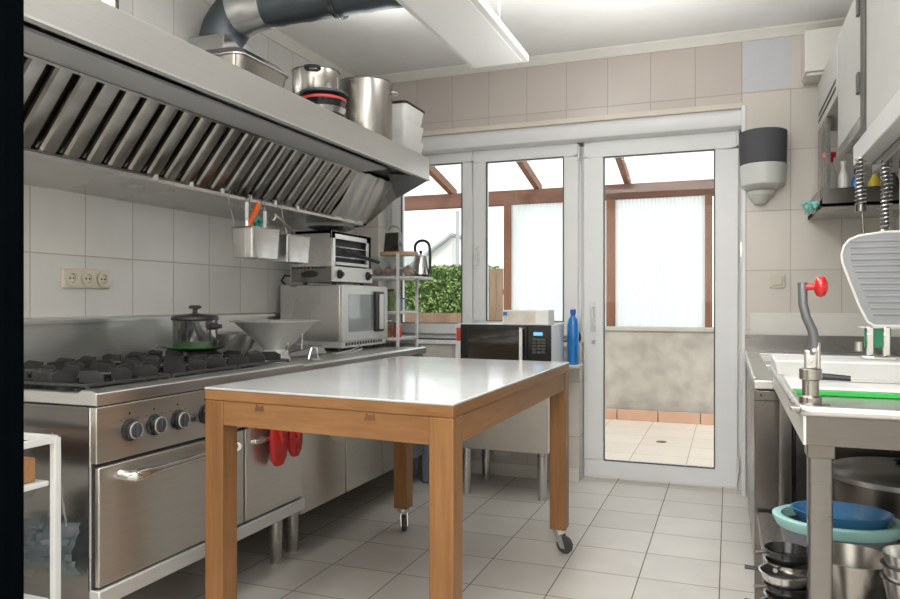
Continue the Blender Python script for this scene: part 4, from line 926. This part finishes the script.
# cutting board
cbd = thing('cutting_board', (.45, 2.3, nz), 'white cutting board with bright green underside on the draining bench', 'cutting board')
link('green_layer', MB().box(.155, .78, 2.16, 2.44, nz+.001, nz+.016), 'green', cbd, .003); link('white_layer', MB().box(.155, .78, 2.16, 2.44, nz+.016, nz+.024), 'whiteplastic', cbd, .002)
kn = thing('knife', (.4, 2.36, nz+.025), 'long knife with a black handle lying on the green edged cutting board', 'knife')
link('handle', MB().tube([(.195, 2.33, nz+.036), (.25, 2.33, nz+.037), (.32, 2.325, nz+.034)], [.009, .010, .008], 10), 'plastic_black', kn); link('blade', MB().hexa([(.32, 2.31, nz+.029), (.62, 2.31, nz+.029), (.66, 2.335, nz+.029), (.32, 2.335, nz+.029), (.32, 2.31, nz+.032), (.62, 2.31, nz+.032), (.66, 2.335, nz+.032), (.32, 2.335, nz+.032)]), 'chrome', kn)
wtb = thing('white_trough', (.5, 2.68, nz), 'long shallow white plastic tray behind the cutting board', 'tray')
m_ = MB(); m_.hexa([(.150, 2.60, nz+.001), (.90, 2.60, nz+.001), (.90, 2.86, nz+.001), (.150, 2.86, nz+.001), (.138, 2.585, nz+.062), (.91, 2.585, nz+.062), (.91, 2.875, nz+.062), (.138, 2.875, nz+.062)])
link('tray', m_, 'whiteplastic', wtb, .005)
st_ = thing('board_stand', (.46, 2.72, nz+.063), 'small steel clamp stand with green jaws under the ribbed board', 'stand')
m_ = MB(); m_.box(.405, .50, 2.69, 2.74, nz+.063, nz+.075)
for x in (.428, .475): m_.box(x-.010, x+.010, 2.698, 2.712, nz+.075, nz+.17)
link('clamp', m_, 'chrome', st_, .003)
link('jaw', MB().box(.415, .49, 2.712, 2.73, nz+.10, nz+.165), 'jawgreen', st_, .003)
link('bolt', MB().cyl((.428, 2.69, nz+.14), (.428, 2.70, nz+.14), .008).cyl((.475, 2.69, nz+.14), (.475, 2.70, nz+.14), .008).cyl((.395, 2.70, nz+.09), (.395, 2.70, nz+.12), .012), 'chrome', st_)
link('top_bar', MB().box(.40, .62, 2.70, 2.74, nz+.165, nz+.171), 'steel', st_)
rbm = MB(); W0 = []
out_ = [(.445, 1.122), (.425, 1.135), (.40, 1.19), (.372, 1.27), (.352, 1.33), (.349, 1.355), (.356, 1.385), (.372, 1.405), (.40, 1.418), (.47, 1.428), (.63, 1.428), (.70, 1.418), (.73, 1.39), (.735, 1.355), (.72, 1.30), (.70, 1.24), (.675, 1.15), (.66, 1.128), (.64, 1.122)]
rbm.prism([(x, z) for x, z in out_], 1, 2.725, 2.733)
rbb = thing('ribbed_board', (.54, 2.72, 1.122), 'pale grey ribbed board with rounded corners standing upright at right', 'board')
link('panel', rbm, 'ribboard', rbb, .003)
m_ = MB()
for k in range(13):
    z = 1.16+k*.020; xl = .36+max(0, (1.34-z))*.36+.015
    m_.tube([(xl, 2.7255, z), (.36+.36-(xl-.36)+0.0, 2.7255, z)], .0045, 8)
link('ribs', m_, 'ribboard', rbb, smooth=80)
rim = [(x, 2.725, z) for x, z in out_]
link('rim', MB().tube(rim, .004, 8, True), 'whiteplastic', rbb)

# under-bench cookware
ub = .401
lp_ = thing('large_pot', (.52, 2.70, ub), 'big steel pot with flat steel lid under the draining bench', 'pot')
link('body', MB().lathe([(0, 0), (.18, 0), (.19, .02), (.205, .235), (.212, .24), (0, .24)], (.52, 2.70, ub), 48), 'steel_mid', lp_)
link('lid', MB().lathe([(.222, .235), (.222, .25), (.20, .262), (.12, .275), (.03, .28), (0, .28)], (.52, 2.70, ub), 48), 'steel', lp_)
link('lid_knob', MB().lathe([(0, .28), (.02, .28), (.015, .287), (.028, .290), (.02, .294), (0, .295)], (.52, 2.70, ub), 24), 'plastic_black', lp_)
solo('green_bowl', MB().lathe([(0, 0), (.06, 0), (.11, .045), (.115, .047), (.105, .045), (.058, .006), (0, .006)], (.60, 2.64, ub+.297), 36), 'green', 'lime green bowl on the lid of the big pot', 'bowl')
sp2 = thing('saucepan', (.29, 2.30, ub), 'wide steel saucepan under the teal basin', 'pot')
link('body', pot_mesh((.29, 2.30, ub), .10, .055), 'steel', sp2)
bz = ub+.060; bcx, bcy = .283, 2.30
bsn = thing('washing_basin', (bcx, bcy, bz), 'oval teal plastic basin with grey sides under the bench', 'basin')
link('body', MB().lathe([(0, 0), (.105, 0), (.115, .012), (.135, .125), (.131, .127), (.11, .014), (0, .005)], (bcx, bcy, bz), 48, sx=1.12, sy=.9), 'greybasin', bsn)
link('rim', MB().lathe([(.133, .105), (.138, .105), (.149, .127), (.149, .134), (.142, .138), (.128, .136), (.122, .110), (.127, .108), (.130, .127), (.133, .105)], (bcx, bcy, bz), 48, sx=1.12, sy=.9), 'teal', bsn)
solo('oval_tray', MB().lathe([(0, 0), (.090, 0), (.112, .040), (.115, .044), (.109, .044), (.085, .006), (0, .006)], (bcx+.01, bcy, bz+.112), 48, sx=1.12, sy=.85), 'blue', 'blue oval plastic tray sitting in the teal basin', 'tray')
solo('steel_bowl', MB().lathe([(0, 0), (.05, 0), (.082, .09), (.098, .165), (.102, .167), (.095, .166), (.078, .09), (.046, .006), (0, .006)], (.285, 2.062, ub), 48), 'potsteel', 'large steel bowl in front of the teal basin under the bench', 'bowl')
solo('steel_canister', MB().lathe([(0, 0), (.05, 0), (.05, .06), (0, .06)], (.392, 1.925, ub), 28), 'steel_dark', 'closed steel canister under the nested beakers', 'canister')
z = ub+.062
for k in range(3):
    solo('steel_beaker', MB().lathe([(0, 0), (.042, 0), (.063, .105), (.067, .107), (.061, .105), (.040, .005), (0, .005)], (.392, 1.925, z), 32), 'steel', ['steel beaker at the bottom of the three nested at the lower right', 'steel beaker nested in the middle at the lower right', 'topmost steel beaker nested at the lower right'][k], 'beaker', 'nested steel beakers'); z += .030
z = ub
for k in range(6):
    r = .060-.002*(k % 3); cx_ = .138+.005*((k*5) % 3-1); cy_ = 2.045+.008*((k*3) % 3-1)
    m_ = MB().lathe([(0, 0), (r*.82, 0), (r, .026), (r+.003, .027), (r-.002, .028), (r*.8, .004), (0, .004)], (cx_, cy_, z), 32)
    t = thing('small_pan', (cx_, cy_, z), ['lowest', 'second lowest', 'third', 'fourth', 'fifth', 'topmost'][k]+' small steel pan of the stack behind the bench leg', 'pan', 'small pans stacked by the bench leg')
    link('dish', m_, ['steel', 'potsteel', 'enamel'][k % 3], t)
    a = 3.1+.6*((k*2) % 3); d = Vector((math.cos(a), math.sin(a), 0)); p0 = Vector((cx_, cy_, z+.022))
    link('handle', MB().tube([p0+d*r*.97, p0+d*(r+.01)+Vector((0, 0, .003)), p0+d*(r+.035)+Vector((0, 0, .004))], [.004, .005, .006], 8), ['plastic_black', 'chrome', 'steel'][k % 3], t)
    z += .029

# ------------------------------------------------------------------ wall cabinets on the right
cxf = .47
ca_ = thing('wall_cabinet', (.7, 2.3, 1.72), 'nearest wall cabinet at upper right with a thick steel lower rim', 'cabinet', 'stainless wall cabinets')
link('body', MB().box(cxf+.02, XR-.002, .6, 3.13, 1.74, 2.43), 'steel', ca_, .003)
link('post', MB().box(cxf-.004, cxf+.03, 3.06, 3.15, 1.74, 2.43), 'framegrey', ca_, .002)
link('door', MB().box(cxf, cxf+.02, 1.7, 3.04, 1.80, 2.42), 'doorgrey', ca_, .003); link('door', MB().box(cxf, cxf+.02, .62, 1.69, 1.80, 2.42), 'doorgrey', ca_, .003)
m_ = MB(); m_.prism([(cxf-.03, 1.715), (cxf+.03, 1.715), (cxf+.03, 1.80), (cxf-.005, 1.80), (cxf-.03, 1.79)], 1, .6, 3.13); link('lower_rim', m_, 'bright_steel', ca_, .004)
link('underside_tray', MB().box(cxf+.03, XR-.01, .6, 3.12, 1.68, 1.72), 'steel_dark', ca_, .003)
cb_ = thing('wall_cabinet', (.7, 3.5, 1.87), 'middle wall cabinet with two hinges on its pale door', 'cabinet', 'stainless wall cabinets')
link('body', MB().box(cxf+.02, XR-.002, 3.155, 3.80, 1.885, 2.43), 'steel', cb_, .003)
dd = link('door', MB().box(cxf, cxf+.018, 3.17, 3.79, 1.91, 2.425), 'doorgrey', cb_, .003)
for z in (2.0, 2.30): link('hinge', MB().box(cxf-.012, cxf, 3.165, 3.20, z, z+.08), 'framegrey', dd, .002)
link('lower_rim', MB().box(cxf-.002, cxf+.02, 3.155, 3.80, 1.865, 1.905), 'steel', cb_, .003)
cc_ = thing('wall_cabinet', (.7, 4.3, 2.14), 'farthest wall cabinet with a vent slot, next to the tiled end wall', 'cabinet', 'stainless wall cabinets')
link('body', MB().box(cxf, XR-.002, 3.82, 4.60, 2.16, 2.43), 'doorgrey', cc_, .003)
link('vent_slot', MB().box(cxf-.002, cxf, 3.86, 4.55, 2.20, 2.215).box(cxf-.002, cxf, 3.86, 4.55, 2.235, 2.25), 'dark', cc_)
sh = thing('wall_shelf', (.7, 4.5, 1.69), 'dark steel shelf box below the farthest wall cabinet', 'shelf')
link('bottom', MB().box(.44, XR-.002, 4.2, 4.845, 1.69, 1.71), 'steel', sh, .003); link('front_lip', MB().box(.44, XR-.002, 4.2, 4.215, 1.69, 1.785), 'steel_dark', sh, .003)
link('side_lip', MB().box(.44, .452, 4.2, 4.845, 1.69, 1.79), 'steel_dark', sh, .003)
link('hanger', MB().box(.452, .463, 4.22, 4.60, 1.79, 2.16).box(.452, .463, 4.60, 4.62, 1.71, 2.16) if False else MB().box(.471, .49, 4.22, 4.62, 1.785, 2.165), 'steel_dark', sh)
def bottle(x, y, z, r, h_, mt, cap, lb, trig=False):
    t = thing('spray_bottle' if trig else 'cleaner_bottle', (x, y, z), lb, 'bottle', 'cleaning bottles on the wall shelf')
    link('body', MB().lathe([(0, 0), (r, 0), (r, h_*.62), (r*.45, h_*.80), (r*.4, h_*.86), (0, h_*.86)], (x, y, z), 24), mt, t)
    if trig: link('trigger_head', MB().cyl((x, y, z+h_*.86), (x, y, z+h_), r*.45).box(x-r*1.3, x+r*.8, y-r*.35, y+r*.35, z+h_*.95, z+h_*1.06).box(x-r*1.0, x-r*.7, y-r*.25, y+r*.25, z+h_*.78, z+h_*.96), cap, t, .002)
    else: link('cap', MB().cyl((x, y, z+h_*.86), (x, y, z+h_), r*.5), cap, t)
bottle(.50, 4.30, 1.711, .030, .26, 'clear', 'redgloss', 'clear spray bottle with red trigger head on the wall shelf', True)
bottle(.555, 4.27, 1.711, .026, .22, 'whiteplastic', 'whiteplastic', 'white bottle beside the red trigger spray on the wall shelf')
bottle(.62, 4.28, 1.711, .030, .18, 'blue', 'plastic_black', 'blue bottle with dark cap in the middle of the wall shelf')
bottle(.70, 4.28, 1.711, .032, .17, 'yellow', 'plastic_black', 'yellow labelled bottle on the wall shelf behind the spring hoses')
bottle(.78, 4.28, 1.711, .030, .17, 'rubber', 'plastic_black', 'dark bottle at the right on the wall shelf')
t = thing('dish_cloth', (.40, 4.2, 1.70), 'crumpled aqua scouring cloth hanging at the shelf corner', 'cloth')
rnd = random.Random(9); m_ = MB()
for k in range(8): m_.ball((.395+rnd.uniform(-.035, .03), 4.19+rnd.uniform(-.015, .008), 1.70+rnd.uniform(-.03, .025)), rnd.uniform(.014, .024), sx=rnd.uniform(.6, 1.4), sz=rnd.uniform(.5, 1.2), seg=8)
link('cloth', m_, 'scrub', t, smooth=15); link('wire', MB().tube([(.36, 4.18, 1.72), (.37, 4.18, 1.65), (.41, 4.18, 1.66), (.446, 4.192, 1.74), (.446, 4.20, 1.79)], .003, 6), 'steel', t)
# spring hoses
def spring(x, y, z0, z1, r, turns, lb, tail):
    t = thing('spring_hose', (x, y, z1), lb, 'hose', 'coiled spring hoses')
    n = turns*12; link('coil', MB().tube([(x+r*math.cos(2*PI*i/12), y+r*math.sin(2*PI*i/12), z0+(z1-z0)*i/n) for i in range(n+1)], .0024, 6), 'steel', t)
    link('hose', MB().cyl((x, y, z0), (x, y, z1), r*.45), 'rubber', t)
    if tail: link('nozzle', MB().cyl((x, y, z0-.02), (x, y, z0+.005), r*1.1).cyl((x+.004, y, z0-.02), (x+.008, y, z0-.10), .005), 'steel_dark', t)
    else: link('end_ball', MB().ball((x-.008, y, z0-.01), .013), 'chrome', t)
spring(.443, 2.98, 1.545, 1.72, .017, 12, 'coiled spring hose with dark nozzle, left of the pair', True)
spring(.513, 2.92, 1.455, 1.70, .017, 17, 'coiled spring hose with shiny end, right of the pair', False)
rd = MB(); rd.box(.55, .566, 2.9, 2.912, 1.43, 1.68); rd.box(.575, .60, 2.9, 2.915, 1.43, 1.68); rd.box(.55, .70, 2.9, 2.92, 1.66, 1.68)
solo('hanging_rail', rd, 'steel', 'flat steel strips hanging below the nearest wall cabinet', 'bracket')
wb = thing('utility_box', (.52, 4.7, 2.5), 'white box unit mounted high in the right corner', 'box')
link('housing', MB().box(.405, .70, 4.62, YB-.001, 2.515, 2.755), 'cream', wb, .008); link('bottom_grille', MB().box(.415, .69, 4.64, YB-.01, 2.495, 2.515), 'steel', wb, .003)
link('latch', MB().box(.60, .62, 4.61, 4.62, 2.57, 2.61), 'steel', wb)
td = thing('towel_dispenser', (.2, 4.75, 1.80), 'paper towel dispenser with smoked grey cover beside the door', 'dispenser')
def hc(m_, cx, r0, r1, z0, z1, dy=.24, n=20):
    A = []; B = []
    for i in range(n+1):
        a = PI+PI*i/n; A.append(m_.bm.verts.new((cx+r0*math.cos(a), YB-.001-.05+ dy*r0/.13*.6*math.sin(a), z0))); B.append(m_.bm.verts.new((cx+r1*math.cos(a), YB-.001-.05+dy*r1/.13*.6*math.sin(a), z1)))
    for r, z, L in ((r0, z0, A), (r1, z1, B)):
        L.append(m_.bm.verts.new((cx+r, YB-.001, z))); L.append(m_.bm.verts.new((cx-r, YB-.001, z)))
    k = len(A); m_.bm.faces.new(A[::-1]); m_.bm.faces.new(B)
    for i in range(k): m_.bm.faces.new([A[i], A[(i+1) % k], B[(i+1) % k], B[i]])
    return m_
link('cover', hc(MB(), .193, .130, .134, 2.025, 2.225), 'smoke', td, .004, smooth=50)
link('body', hc(hc(MB(), .193, .122, .134, 1.90, 2.024), .193, .05, .12, 1.865, 1.90), 'dispwhite', td, .004, smooth=50)
link('nozzle', hc(hc(MB(), .175, .028, .065, 1.795, 1.84), .185, .065, .08, 1.84, 1.867), 'dispwhite', td, .003, smooth=50)
sw = thing('light_switch', (.274, YB, 1.29), 'cream light switch on the tiled end wall', 'switch')
link('plate', MB().box(.232, .318, YB-.012, YB, 1.285, 1.372), 'creamplastic', sw, .004); link('rocker', MB().box(.248, .302, YB-.018, YB-.012, 1.301, 1.356), 'creamplastic', sw, .003)

# ------------------------------------------------------------------ drop helper keys
for o in bpy.data.objects:
    if '_o' in o: del o['_o']

# ------------------------------------------------------------------ camera
cam = bpy.data.cameras.new('camera'); co_ = bpy.data.objects.new('camera', cam); C.objects.link(co_)
co_.location = (0, 0, 1.2); co_.rotation_euler = (PI/2, 0, .365)
cam.sensor_width = 36; cam.lens = 730/900*36; cam.shift_y = (302-299.5)/900; cam.clip_start = .05
bpy.context.scene.camera = co_

# ------------------------------------------------------------------ light
w = bpy.data.worlds.new('world'); bpy.context.scene.world = w; w.use_nodes = True
nt = w.node_tree; bg = nt.nodes['Background']; bg.inputs[0].default_value = (.97, .985, 1.0, 1); bg.inputs[1].default_value = 1.7
def area(name, loc, rot, sx, sy, power, col=(1, 1, 1), portal=False):
    l = bpy.data.lights.new(name, 'AREA'); l.shape = 'RECTANGLE'; l.size = sx; l.size_y = sy; l.energy = power; l.color = col
    if portal: l.cycles.is_portal = True
    o = bpy.data.objects.new(name, l); C.objects.link(o); o.location = loc; o.rotation_euler = rot; return o
area('portal_light', (-1.17, 5.16, 1.2), (-PI/2, 0, 0), 2.5, 2.4, 1, portal=True)
area('ceiling_fill', (-.7, -.2, 2.80), (0, 0, 0), 2.2, 1.4, 95, (1, .99, .975))  # added fill lamp overhead near the camera, no fixture modelled
area('ceiling_fill', (-.95, 2.6, 2.80), (0, 0, 0), .35, 2.2, 34, (1, .99, .975))  # separate fill added at ceiling height next to the hanging panel
area('front_fill', (-.6, -1.2, 1.9), (PI/2, 0, 0), 2.4, 1.4, 34, (1, .98, .95))  # unseen fill added behind the camera to brighten surfaces facing it
area('up_fill', (-.3, .9, 2.15), (PI, 0, 0), 1.4, 1.8, 50, (1, .99, .975))  # added bounce lamp aimed upward to brighten the ceiling
area('up_fill', (-1.75, 3.5, 2.55), (PI, 0, 0), .4, .5, 2.5, (1, .99, .975))  # small added bounce fill for the ceiling on the hood side
area('up_fill', (-.4, 3.7, 2.2), (PI, 0, 0), .8, .8, 9, (1, .99, .975))  # added bounce fill for the ceiling towards the end wall
sun = bpy.data.lights.new('sun', 'SUN'); sun.energy = 1.6; sun.angle = .3; sun.color = (1, .96, .9); so_ = bpy.data.objects.new('sun', sun); C.objects.link(so_); so_.rotation_euler = (.75, 0, .5)
vs = bpy.context.scene.view_settings
vs.view_transform = 'AgX'; vs.look = 'None'; vs.exposure = 0
try:
    vs.view_transform = 'Standard'
except Exception: pass
